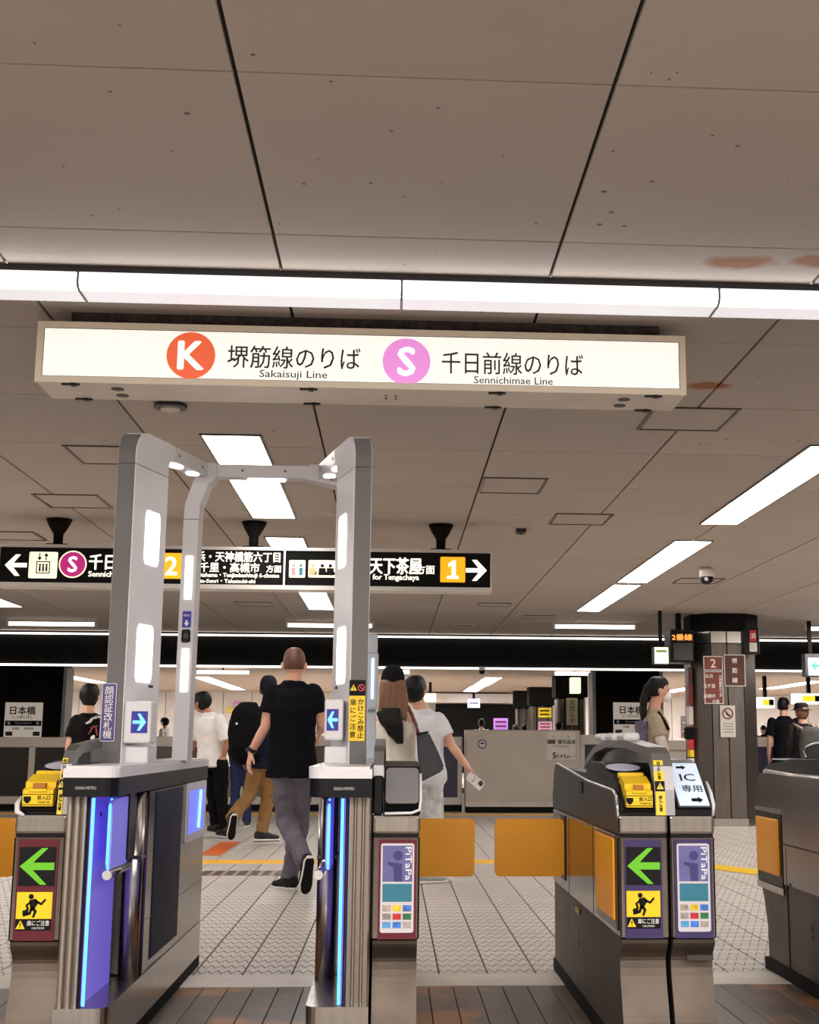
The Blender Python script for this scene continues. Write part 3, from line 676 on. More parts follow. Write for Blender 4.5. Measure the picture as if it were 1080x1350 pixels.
# station name boards on the dark piers
BOARD = emat('lit_station_board', (206, 192, 178), .5, (150, 142, 132))
for (u0, v0, u1, v1, lb) in ((8, 926, 55, 972, 'station name board on the dark track wall at left'), (808, 926, 860, 969, 'station name board on the dark track wall behind the masked woman')):
    o, M, w, h = wallsign('station_board', u0, v0, u1, v1, 24.95, BOARD, lb, 'sign', BLACKM, .03)
    text('lettering', '日本橋', move(M, -.02, h * .27), h * .26, INK, o, bold=.03); text('lettering', 'にっぽんばし', move(M, -.02, h * .09), h * .1, INK, o, bold=.02)
    b = obj('name_band', prism(B(), move(M, 0, -h * .1), rr(w * .96, h * .15), .002), INK, o); text('lettering', 'Nippombashi', move(M, 0, -h * .1, .0025), h * .09, WHITEINK, b)
    for s in (-1, 1): obj('band_dot', prism(B(), move(M, s * w * .38, -h * .1, .0025), circ(h * .045, 12), .002), WHITEINK, b)
    text('lettering', '長堀橋　　恵美須町', move(M, 0, -h * .25), h * .07, INK, o, bold=.02)
    for s in (-1, 1): obj('corner_mark', prism(B(), move(M, s * w * .36, -h * .4), rr(w * .18, h * .12), .002), GREYPLASTIC, o)

# ================================================================ OPPOSITE PLATFORM
def far_troffer(x0, x1, y0, y1, label):
    t = thing('far_lamp', label, 'ceiling lamp', ((x0 + x1) / 2, (y0 + y1) / 2, 2.74), 'recessed lamps on the opposite platform')
    obj('lens', box(B(), x0, x1, y0, y1, 2.745, 2.757), LENS, t); obj('lamp_frame', ring(B(), under((x0 + x1) / 2, (y0 + y1) / 2, 2.7595), rr(x1 - x0 + .1, y1 - y0 + .1), rr(x1 - x0, y1 - y0), .02), PAINTWHITE, t)
def fz(u, v):   # point of the far ceiling seen at this place in the photograph, for measuring
    d = CM.transposed() @ V(((u - CX) / F, (v - CY) / F, 1)); return V((0, 0, EYE)) + d * ((CEIL - EYE) / d.z)
for (u0, v0, u1, v1, w, lb) in ((92, 890, 128, 900, .45, 'lamp of the opposite platform above the black print shirt person'), (262, 891, 310, 907, .45, 'near lamp of the opposite platform left of the walking man'),
                             (310, 907, 338, 917, .45, 'farther lamp of the opposite platform left of the walking man'), (652, 892, 632, 904, .45, 'near lamp of the opposite platform right of the pair in white tops'),
                             (632, 904, 617, 912, .45, 'second lamp of the opposite platform right of the pair in white tops'), (880, 913, 905, 906, .5, 'lamp of the opposite platform behind the masked woman'),
                             (1012, 908, 1046, 902, .5, 'lamp of the opposite platform right of the pillar'), (1052, 902, 1078, 897, .5, 'lamp of the opposite platform at the right picture edge')):
    a, b = fz(u0, v0), fz(u1, v1); y0, y1 = sorted((a.y, b.y)); y0 = max(y0 + .1, 31.2); y1 = min(max(y1 - .1, y0 + 1.1), 44.6); xm = (a.x + b.x) / 2
    far_troffer(xm - w / 2, xm + w / 2, y0, y1, lb)
for (u0, u1, v, lb) in ((260, 328, 886, 'thin batten lamp over the opposite platform, left of the walking man'), (522, 540, 886, 'thin batten lamp over the opposite platform above the pair'), (732, 783, 888, 'thin batten lamp over the opposite platform by the dark pier')):
    a, b = at(u0, v, 31.6), at(u1, v, 31.6); t = thing('far_batten', lb, 'ceiling lamp', ((a.x + b.x) / 2, 31.6, 2.6), 'batten lamps on the opposite platform')
    obj('tube', box(B(), a.x, b.x, 31.55, 31.65, a.z - .04, a.z + .04), TUBE, t); obj('rod', box(B(), (a.x + b.x) / 2 - .02, (a.x + b.x) / 2 + .02, 31.58, 31.62, a.z, CEIL), BLACKM, t)
def far_box(name, u0, v0, u1, v1, Y, dep, m, label, cat, part='panel', extra=None, hang=None, grp=None):
    a, b = at(u0, v0, Y), at(u1, v1, Y); t = thing(name, label, cat, ((a.x + b.x) / 2, Y, b.z), grp)
    obj(part, box(B(), a.x, b.x, Y, Y + dep, b.z, a.z, .01), m, t)
    if hang: obj('hanger', box(B(), (a.x + b.x) / 2 - .04, (a.x + b.x) / 2 + .04, Y + dep * .3, Y + dep * .6, a.z, CEIL), BLACKM, t)
    if extra: extra(t, a, b)
    return t
def far_pillar(u0, u1, Y, label):
    a, b = at(u0, 900, Y).x, at(u1, 900, Y).x; t = thing('far_pillar', label, 'pillar', ((a + b) / 2, Y, 0), 'steel pillars of the opposite platform')
    obj('shaft', box(B(), a, b, Y, Y + (b - a), 0, 2.2, .05), PSTEEL, t); obj('capital', box(B(), a - .05, b + .05, Y - .05, Y + (b - a) + .05, 2.2, CEIL), BLACKM, t)
    for k in range(1, 4): obj('seam_strip', box(B(), a + (b - a) * k / 4 - .015, a + (b - a) * k / 4 + .015, Y - .012, Y, 0, 2.2), STEEL if k == 2 else BLACKM, t)
far_pillar(700, 730, 41, 'steel pillar of the opposite platform above the door housing, left one'); far_pillar(735, 772, 33.5, 'steel pillar of the opposite platform above the door housing, right one')
far_pillar(680, 699, 44, 'slim far pillar of the opposite platform left of the yellow poster')
def lines(n, m):
    def f(t, a, b):
        for k in range(n):
            z = a.z - (a.z - b.z) * (k + .8) / (n + .6); obj('print_line', box(B(), a.x + (b.x - a.x) * .12, b.x - (b.x - a.x) * .15, t.location.y - .012, t.location.y, z - .02, z + .02), m, t)
    return f
POSTY = mat('yellow_poster', (246, 224, 40), .5); POSTP = mat('pink_poster', (222, 170, 208), .5)
far_box('poster', 710, 933, 727, 946, 40.93, .06, POSTY, 'yellow poster on the far pillar above the door housing', 'poster', 'poster_sheet', lines(2, INK))
far_box('poster', 710, 951, 728, 966, 40.93, .06, POSTP, 'pink poster under the yellow poster above the door housing', 'poster', 'poster_sheet', lines(3, MATS['maroon_print']))
far_box('poster', 747, 920, 762, 956, 33.44, .05, PAINTWHITE, 'tall white poster with brush writing on the far right pillar', 'poster', 'poster_sheet', lambda t, a, b: text('lettering', vtext('お知らせ'), front((a.x + b.x) / 2, 33.435, (a.z + b.z) / 2), .15, INK, t))
far_box('advert_display', 651, 947, 670, 962, 36, .05, emat('violet_poster', (190, 130, 220), .6), 'violet and white lit poster beyond the left part of the door housing', 'display', 'screen', lambda t, a, b: (lines(2, MATS['maroon_print'])(t, a, b), obj('stand', box(B(), (a.x + b.x) / 2 - .05, (a.x + b.x) / 2 + .05, 36.01, 36.05, 0, b.z), BLACKM, t)))
far_box('poster', 307, 925, 326, 933, 46.94, .05, POSTP, 'pink poster on the far white wall right of the white shirted man', 'poster', 'poster_sheet', lines(1, PAINTWHITE))
far_box('poster', 299, 933, 320, 940, 46.94, .05, POSTY, 'yellow poster low on the far white wall', 'poster', 'poster_sheet', lines(1, PAINTWHITE))
far_box('hanging_board', 753, 893, 766, 914, 32.5, .3, MATS['lit_pale_green'], 'small glowing sign hanging by the far right pillar', 'display', 'panel_face', None, True)
far_box('hanging_board', 617, 921, 633, 933, 45, .3, emat('lilac_lit_board', (210, 205, 240), .9), 'lilac lit sign far down the opposite platform', 'display', 'panel_face', lines(1, PURPLE), True)
far_box('hanging_board', 560, 914, 575, 925, 38, .3, emat('lit_cream_lamp', (255, 246, 190), 1.5), 'round cornered cream lit sign beside the head of the phone holder', 'display', 'panel_face', None, True)
def ysign(t, a, b):
    w = b.x - a.x; obj('yellow_panel', box(B(), a.x + w * .22, a.x + w * .62, t.location.y - .02, t.location.y, b.z + .06, a.z - .06), emat('lit_yellow_panel', (250, 236, 60), .9), t)
    obj('black_panel', box(B(), a.x + w * .62, b.x - w * .08, t.location.y - .02, t.location.y, b.z + .06, a.z - .06), INK, t)
far_box('hanging_board', 1001, 919, 1022, 933, 33, .4, MATS['lit_white_panel'], 'yellow and white hanging sign just right of the steel pillar', 'sign', 'panel_case', ysign, True)
far_box('hanging_board', 1049, 914, 1090, 928, 33, .4, MATS['lit_white_panel'], 'yellow and white hanging sign at the right picture edge', 'sign', 'panel_case', ysign, True)
far_box('poster', 898, 944, 912, 973, 46.94, .05, mat('grey_poster', (120, 112, 110), .5, 0, .5, 8), 'grey photo poster on the far wall between the masked woman and the pillar', 'poster', 'poster_sheet', lines(2, PAINTWHITE))
t = thing('far_opening', 'dark wide opening far down the opposite platform behind the phone holder', 'opening', (2.3, 46.5, 0))
a, b = at(575, 928, 46.2), at(684, 965, 46.2); obj('dark_recess', box(B(), a.x, b.x, 46.2, 46.9, 0, a.z), BLACKM, t); a, b = at(556, 914, 45.5), at(684, 927, 45.5); obj('lintel', box(B(), a.x, b.x, 45.5, 46.2, b.z, a.z), FARW, t)
# ================================================================ TICKET GATES
YF, YB = 4.55, 6.42
TEAL = mat('teal_print_block', (44, 118, 140), .5, 0, .05); VIOLET = mat('violet_print', (102, 98, 156), .45, 0, .12, 12); VDARK = mat('violet_print_dark', (58, 52, 110), .5); LILAC = mat('lilac_reader_pad', (208, 206, 232), .35, 0, .03)
ICONS = [mat('icon_' + n, c, .5, 0, .35, 60) for n, c in (('beige', (170, 158, 140)), ('yellow', (222, 190, 40)), ('blue', (60, 110, 190)), ('grey', (150, 140, 140)), ('red', (196, 40, 44)), ('green', (40, 110, 60)), ('sky', (80, 150, 200)), ('cobalt', (60, 120, 210)), ('taupe', (170, 160, 150)))]
def tri_warning(name, M, s, parent):
    o = obj(name, prism(B(), M, [(-.5 * s, -.42 * s), (.5 * s, -.42 * s), (0, .5 * s)], .0012), YELLOWST, parent)
    obj('exclamation', prism(prism(B(), M, [(-.05 * s, -.12 * s), (.05 * s, -.12 * s), (.07 * s, .22 * s), (-.07 * s, .22 * s)], .0018), move(M, 0, -.26 * s), circ(.06 * s, 8), .0018), INK, o); return o
def arrow_panel(root, xc, film, w):
    M = front(xc, YF - .001, .5725); p = slab('film_panel', M, w, .325, .004, film, root)
    s = slab('display', move(M, 0, .075, .004), .118, .125, .003, BLACK, p)
    a = obj('arrow_sign', prism(B(), move(M, 0, .075, .0072), scaled([(-.5, 0), (.12, .5), (.3, .5), (-.12, .1), (.5, .1), (.5, -.1), (-.12, -.1), (.3, -.5), (.12, -.5)], .112, .118), .0015), GREENLED, p)
    q = slab('caution_sticker', move(M, -.002, -.05, .004), .115, .085, .0015, YELLOWST, p)
    obj('runner_print', runner(B(), move(M, -.002, -.05, .0056), .085, .0008), INK, p)
    slab('caution_text_panel', move(M, -.002, -.112, .004), .115, .036, .0015, INK, p)
    tri_warning('warning_triangle', move(M, -.043, -.112, .0058), .03, p)
    text('lettering', '扉にご注意', move(M, .014, -.106, .0058), .018, WHITEINK, p, width=.072, bold=.01); text('lettering', 'CAUTION', move(M, .014, -.122, .0058), .009, WHITEINK, p)
def poster_panel(root, xc, film, w):
    M = front(xc, YF - .001, .5725); p = slab('film_panel', M, w, .325, .004, film, root)
    c = slab('poster', move(M, 0, .004, .004), .112, .29, .0015, mat('poster_white', (208, 202, 206), .4, 0, .04), p, .008)
    slab('violet_block', move(M, 0, .083, .0056), .10, .118, .0008, VIOLET, p); k = move(M, -.004, .083, .0065)
    obj('figure_print', prism(prism(B(), move(k, .006, .026), circ(.016, 16), .0006), k, [(-.03, .006), (.02, .0), (.02, -.058), (-.006, -.058), (-.01, -.012), (-.028, -.004)], .0006), VDARK, p)
    text('lettering', 'PiTaPa', move(M, .037, .083, .0068) @ Matrix.Rotation(-PI / 2, 4, 'Z'), .03, WHITEINK, p, bold=.01, width=.108)
    slab('teal_block', move(M, 0, -.012, .0056), .098, .058, .0008, TEAL, p)
    for i in range(9):
        slab('icon_print', move(M, -.034 + .034 * (i % 3), -.062 - .027 * (i // 3), .0056), .028, .02, .0008, ICONS[i], p)
def lower_case(root, x0, x1, y0=YF, y1=YB):
    sk = [(y0 + .004 + .046 * (.5 - .5 * math.cos(PI * k / 6)), .405 - .075 * k / 6) for k in range(7)] + [(y0 + .05 - .056 * (.5 - .5 * math.cos(PI * k / 10)), .33 - .24 * k / 10) for k in range(1, 11)] + [(y0 - .006, .02), (y1, .02), (y1, .405)]
    obj('skirt', prismx(B(), sk, x0 + .006, x1 - .006), SKIRT, root)
    obj('toe_kick', box(B(), x0 + .0, x1 - .0, y0 + .01, y1 + .02, 0, .055), BLACKM, root)
    obj('body', box(B(), x0, x1, y0, y1, .407, .745, .006), STEEL_SIDE, root)
    obj('belt', box(B(), x0, x1, y0 - .004, y1, .751, .815, .01, 2), STEEL, root)
    obj('belt_shadow_gap', box(B(), x0 + .004, x1 - .004, y0 + .004, y1 - .004, .744, .752), BLACK, root)
def ticket_console(root, x0, x1):
    pf = [(YF + .008, .815), (YF + .0, .83), (YF + .012, .85), (YF + .10, .915), (YF + .20, .945), (YF + .44, .985), (YF + .75, .985), (YF + .85, .94), (YF + 1.75, .94), (YF + 1.85, .815)]
    obj('console', prismx(B(), pf, x0, x1), BLACK, root)
    # yellow ticket slot head
    w0, w1 = x0 + .012, x1 - .012
    y = [(YF - .012, .842), (YF - .012, .895), (YF + .02, .903), (YF + .02, .92), (YF + .10, .944), (YF + .13, .944), (YF + .13, .842)]
    hd = obj('ticket_head', prismx(B(), y, w0, w1), YELLOW, root)
    obj('head_rib', box(B(), w0, w1, YF + .135, YF + .17, .935, .955, .004), YELLOW, hd)
    obj('slot', box(B(), w0 + .03, w1 - .03, YF - .006, YF + .03, .90, .917), mat('slot_amber', (170, 104, 10), .5), hd)
    obj('slot_lip', box(B(), w0 + .02, w1 - .02, YF - .018, YF + .0, .888, .899, .003), YELLOW, hd)
    M = front((w0 + w1) / 2, YF - .0125, .864)
    obj('label_rim', ring(B(), M, rr(.105, .036), rr(.101, .032), .001), INK, hd)
    obj('ticket_print', prism(B(), move(M, -.034, 0), [(-.012, .01), (.012, .01), (.012, -.002), (.004, -.012), (-.004, -.012), (-.012, -.002)], .001), INK, hd)
    text('lettering', '投入口', move(M, .02, .006), .015, INK, hd, bold=.03); text('lettering', 'TICKET IN', move(M, .02, -.009), .0085, INK, hd, bold=.02)
    # oval reader pad on the slope
    xc = (x0 + x1) / 2; R = plane((xc, YF + .31, .966), (1, 0, 0), (0, .24, .042))
    obj('reader_pad', prism(B(), R, circ(.066, 32, .95), .006), LILAC, root); obj('reader_ring', ring(B(), R, circ(.071, 32, .95), circ(.066, 32, .95), .004), BLACK, root)
def side_wall(root, x, t, s=1):
    pf = [(YF + .03, .80), (YF + .06, .87), (YF + .12, .89), (YF + .72, .905), (YF + 1.60, .952), (YF + 1.72, .958), (YF + 1.78, .93), (YF + 1.84, .815), (YF + 1.84, .756), (YF + .03, .756)]
    o = obj('console_side', prismx(B(), pf, x, x + t), GREYPLASTIC, root)
    tr = [V((x + t / 2, y, z + .004)) for y, z in pf[:6]]; obj('side_trim', tube(B(), tr, .006, 8), CHROME, o, smooth=True)
    h = obj('latch_plate', box(B(), x - .004 * s if s > 0 else x + t, x if s > 0 else x + t + .004, YF + .82, YF + .90, .855, .905, .002), BLACK, o); return o
def hood(root, x0, x1, strip=True):
    out = [(YF + .0, .815), (YF + .01, .90), (YF + .03, .98), (YF + .07, 1.025), (YF + .14, 1.045), (YF + .6, 1.07), (YF + 1.05, 1.07), (YF + 1.4, 1.04), (YF + 1.62, .99), (YF + 1.72, .94)]
    inn = [(YF + 1.66, .94), (YF + 1.57, .97), (YF + 1.37, 1.015), (YF + 1.05, 1.04), (YF + .6, 1.04), (YF + .18, 1.015), (YF + .11, .995), (YF + .075, .96), (YF + .055, .90), (YF + .05, .815)]
    obj('hood', prismx(B(), out + inn, x0, x1), mat('silver_hood', (132, 129, 128), .38, .8, .05), root)
    obj('hood_window', prismx(B(), [(YF + .07, .83), (YF + .07, .93), (YF + .12, .99), (YF + .2, 1.018), (YF + .6, 1.042), (YF + 1.05, 1.042), (YF + 1.37, 1.017), (YF + 1.6, .95), (YF + 1.6, .93), (YF + .8, .93)], (x0 + x1) / 2 - .006, (x0 + x1) / 2 + .006), mat('smoked_window', (40, 36, 34), .1, 0, .1, alpha=.72), root)
    if strip:
        w = x1 - x0; sx0, sx1 = x0 + .002, x0 + w * .52
        for n, za, zb, m in (('yellow_strip', .93, 1.0, YELLOWST), ('warning_strip', .895, .93, INK), ('yellow_strip', .815, .895, YELLOWST)):
            ya, yb_ = (YF + .03 + (.0) - .004, YF - .004) if False else (None, None)
            def yy(z): return YF - .004 + (.01 * (z - .815) / .085 if z < .9 else .01 + .02 * (z - .9) / .08 if z < .98 else .03 + .03 * (z - .98) / .045)
            q = obj(n, prismx(B(), [(yy(za), za), (yy(zb), zb), (yy(zb) + .006, zb), (yy(za) + .006, za)], sx0, sx1), m, root)
            M = plane(((sx0 + sx1) / 2, (yy(za) + yy(zb)) / 2 - .001, (za + zb) / 2), (1, 0, 0), (0, yy(zb) - yy(za), zb - za))
            if n == 'warning_strip': tri_warning('warning_triangle', M, .024, q)
            else: text('lettering', vtext('飛び出し注意' if za > .9 else '扉にご注意'), M, .0125, INK, q, bold=.03, line=.85)
def flap(root, xa, xb, y=6.02, m=ORANGE):
    M = front((xa + xb) / 2, y, .596); return obj('flap', prism(B(), M, rr(abs(xb - xa), .25, .022, 4), .03, -.0), m, root)
# --- right pair: ticket lane and card lane under one hood
def gate_right():
    r = thing('ticket_gate', 'steel ticket gate with yellow slot, green arrow and white card panel', 'ticket gate', (.94, 5.4, 0))
    lower_case(r, .777, .946); lower_case(r, .952, 1.107)
    arrow_panel(r, .858, PURPLE, .128); poster_panel(r, 1.030, PURPLE, .13)
    side_wall(r, .7725, .0165); ticket_console(r, .79, .905); hood(r, .905, .973)
    # card lane console with tilted white panel
    pf = [(YF + .0, .815), (YF + .0, .835), (YF + .22, .985), (YF + .30, 1.0), (YF + .7, 1.0), (YF + .85, .94), (YF + 1.75, .94), (YF + 1.85, .815)]
    obj('console', prismx(B(), pf, .973, 1.10), BLACK, r)
    c, ny, nz = V((1.041, YF + .105, .908)), .22, .15
    M = plane((c.x, c.y - .006, c.z + .008), (1, 0, 0), (0, ny, nz))
    s = slab('card_panel', M, .104, .245, .004, emat('pale_blue_card_panel', (205, 222, 246), .35, (214, 226, 242)), r)
    slab('card_panel_frame', move(M, 0, 0, -.004), .118, .26, .004, GREYPLASTIC, r, .008)
    q = move(M, 0, 0, .0045); obj('arrow_print', prism(B(), move(q, -.008, .095), scaled([(.5, 0), (.1, .5), (.1, .22), (-.5, .22), (-.5, -.22), (.1, -.22), (.1, -.5)], .034, .026), .001), INK, s)
    text('lettering', 'IC', move(q, .004, .035), .058, INK, s, bold=.01, width=.052); text('lettering', '専用', move(q, .008, -.03), .043, INK, s, bold=.01, width=.07)
    obj('arrow_print', prism(B(), move(q, .014, -.095), scaled([(.5, 0), (.1, .5), (.1, .25), (-.5, .25), (-.5, -.25), (.1, -.25), (.1, -.5)], .04, .034), .001), INK, s)
    obj('edge_trim', tube(B(), [(1.105, YF + .0, .815), (1.106, YF - .006, .85), (1.106, YF + .03, .89), (1.106, YF + .09, .925)], [.005, .006, .006, .004], 8), WHITEP, r, smooth=True)
    for y in (YF + .62, YF + .92, YF + 1.2):
        obj('sensor_cap', box(B(), .905, .973, y, y + .17, 1.065, 1.10, .014, 2), WHITEP, r)
    flap(r, .775, .463)
    obj('flap_slot', box(B(), .773, .777, 5.96, 6.10, .455, .735), BLACK, r)
    # second flap folded flat into the side near the front
    obj('slot_frame', box(B(), .770, .777, YF + .03, YF + .48, .43, .745, .002), STEEL_DARK, r)
    obj('folded_flap', box(B(), .762, .771, YF + .05, YF + .45, .46, .735, .006, 2), ORANGE, r)
    obj('side_lamp', box(B(), .7755, .777, 5.55, 5.66, .36, .385), mat('amber_marker', (190, 160, 60), .4), r)
    for z in (.24, .28): obj('side_hole', box(B(), .781, .7835, 5.60, 5.64, z - .014, z + .014), BLACK, r)
    for y in (5.15, 5.85): obj('panel_joint', box(B(), .776, .7775, y, y + .004, .41, .74), BLACK, r)
    obj('maker_plate', prism(B(), front(1.05, YF + .02, .345), rr(.09, .018), .012), STEEL_DARK, r)
    return r
gate_right()
# --- left gate: ticket lane beside the face unit
def gate_left():
    r = thing('ticket_gate', 'steel ticket gate with dark red arrow panel and yellow slot at the left picture edge', 'ticket gate', (-1.17, 5.4, 0))
    x0, x1 = -1.252, -1.083
    lower_case(r, x0, x1); arrow_panel(r, (x0 + x1) / 2 - .002, MAROON, .132); side_wall(r, x0, .01); ticket_console(r, x0 + .01, x1 - .035); hood(r, x1 - .036, x1)
    obj('edge_trim', tube(B(), [(x0 + .004, YF + .06, .87), (x0, YF + .015, .845), (x0 + .006, YF - .004, .822), (x0 + .03, YF - .008, .812)], [.006, .01, .01, .005], 8), WHITEP, r, smooth=True)
    flap(r, x0, x0 - .31); return r
gate_left()
def gate_outer():
    r = thing('ticket_gate', 'ticket gate beyond the left picture edge, only its orange flap shows', 'ticket gate', (-2.12, 5.4, 0))
    lower_case(r, -2.28, -1.955); side_wall(r, -1.967, .012, -1)
    obj('console', prismx(B(), [(YF, .815), (YF + .2, .94), (YF + 1.75, .94), (YF + 1.85, .815)], -2.28, -1.97), BLACK, r); flap(r, -1.955, -1.645); return r
gate_outer()
# --- centre gate, closed on this side: grey cover, card poster, flap to its right
def gate_centre():
    r = thing('ticket_gate', 'steel gate with closed grey cover and small poster, between blue light and orange flap', 'ticket gate', (.015, 5.4, 0))
    x0, x1 = -.064, .097
    lower_case(r, x0, x1); poster_panel(r, .022, MAROON, .128)
    pf = [(YF + .008, .815), (YF - .002, .835), (YF + .012, .85), (YF + .06, .95), (YF + .12, .975), (YF + .7, .985), (YF + 1.75, .94), (YF + 1.85, .815)]
    obj('console', prismx(B(), pf, x0 + .036, x1), BLACK, r)
    M = plane(((x0 + x1) / 2 + .018, YF + .034, .908), (1, 0, 0), (0, .048, .10)); 
    obj('cover', prism(B(), move(M, 0, .0, .002), rr(.112, .13, .014), .008), mat('satin_grey_cover', (120, 117, 118), .4, .4, .06), r)
    obj('edge_trim', tube(B(), [(x1, YF + .06, .95), (x1 + .001, YF + .01, .86), (x1 - .003, YF - .006, .832), (x1 - .03, YF - .012, .822), (x0 + .04, YF - .012, .820)], .005, 8), WHITEP, r, smooth=True)
    hood(r, x0, x0 + .034, strip=False); obj('hood_cheek', box(B(), x0 - .0008, x0 + .0345, YF - .006, YF + .1, .815, .945, .006), BLACK, r)
    flap(r, x1, .372); obj('flap_slot', box(B(), x1, x1 + .004, 5.96, 6.10, .455, .735), BLACK, r); return r
gate_centre()
# --- far right gate, seen from its aisle side
def gate_far():
    r = thing('ticket_gate', 'steel gate at the right picture edge showing its side with a folded orange flap', 'ticket gate', (1.98, 5.5, 0))
    x0, x1 = 1.81, 2.13; y0, y1 = 4.6, 6.55
    obj('skirt', prismx(B(), [(y0, .02), (y1 - .13, .02), (y1 - .12, .2), (y1 - .07, .33), (y1, .42), (y0, .42)], x0 + .004, x1), SKIRT, r)
    obj('toe_kick', box(B(), x0 - .01, x1, y0, y1 - .10, 0, .055), BLACKM, r)
    obj('body', prismx(B(), [(y0, .422), (y1, .422), (y1 + .02, .75), (y1 + .01, .86), (y1 - .06, .915), (y0, .905)], x0, x1), STEEL_SIDE, r)
    obj('body_seam', box(B(), x0 - .001, x0 + .003, y0, 6.13, .598, .606), BLACK, r); obj('panel_joint', box(B(), x0 - .001, x0 + .003, 6.08, 6.085, .06, .60), BLACK, r)
    obj('flap_recess', box(B(), x0 - .003, x0 + .004, 6.13, 6.555, .40, .735, .004), BLACK, r)
    obj('folded_flap', box(B(), x0 - .014, x0 - .002, 6.165, 6.53, .45, .71, .008, 2), ORANGE, r)
    obj('slot_frame', box(B(), x0 - .006, x0 - .001, 6.12, 6.56, .735, .755), STEEL, r); obj('slot_frame', box(B(), x0 - .006, x0 - .001, 6.12, 6.56, .37, .40), STEEL, r)
    obj('console', prismx(B(), [(y0, .905), (y1 - .03, .905), (y1 - .08, .955), (6.05, .99), (y0, .99)], x0 + .03, x1), BLACK, r)
    obj('console_trim', tube(B(), [(x0 + .012, y0, .912), (x0 + .012, 6.0, .915), (x0 + .012, 6.42, .925)], .012, 8), CHROME, r, smooth=True)
    obj('reader_pad', prism(B(), plane((x0 + .09, 6.25, .982), (0, -1, 0), (1, 0, 0)), rr(.30, .10, .01), .006), LILAC, r)
    obj('hood', prismx(B(), [(y0, .99), (6.02, .99), (6.06, 1.02), (6.03, 1.045), (5.9, 1.058), (y0, 1.085)], x0 + .10, x1), BLACK, r)
    obj('hood_trim', tube(B(), [(x0 + .10, y0, 1.088), (x0 + .10, 5.9, 1.060), (x0 + .10, 6.03, 1.046), (x0 + .10, 6.065, 1.02), (x0 + .10, 6.04, .995)], .007, 8), CHROME, r, smooth=True)
    for z in (.275, .235): obj('side_hole', box(B(), x0 + .0015, x0 + .006, 5.73, 5.77, z - .014, z + .014), BLACK, r)
    obj('keyhole', box(B(), x0 - .002, x0, 6.02, 6.04, .42, .435), BLACK, r)
    return r
gate_far()

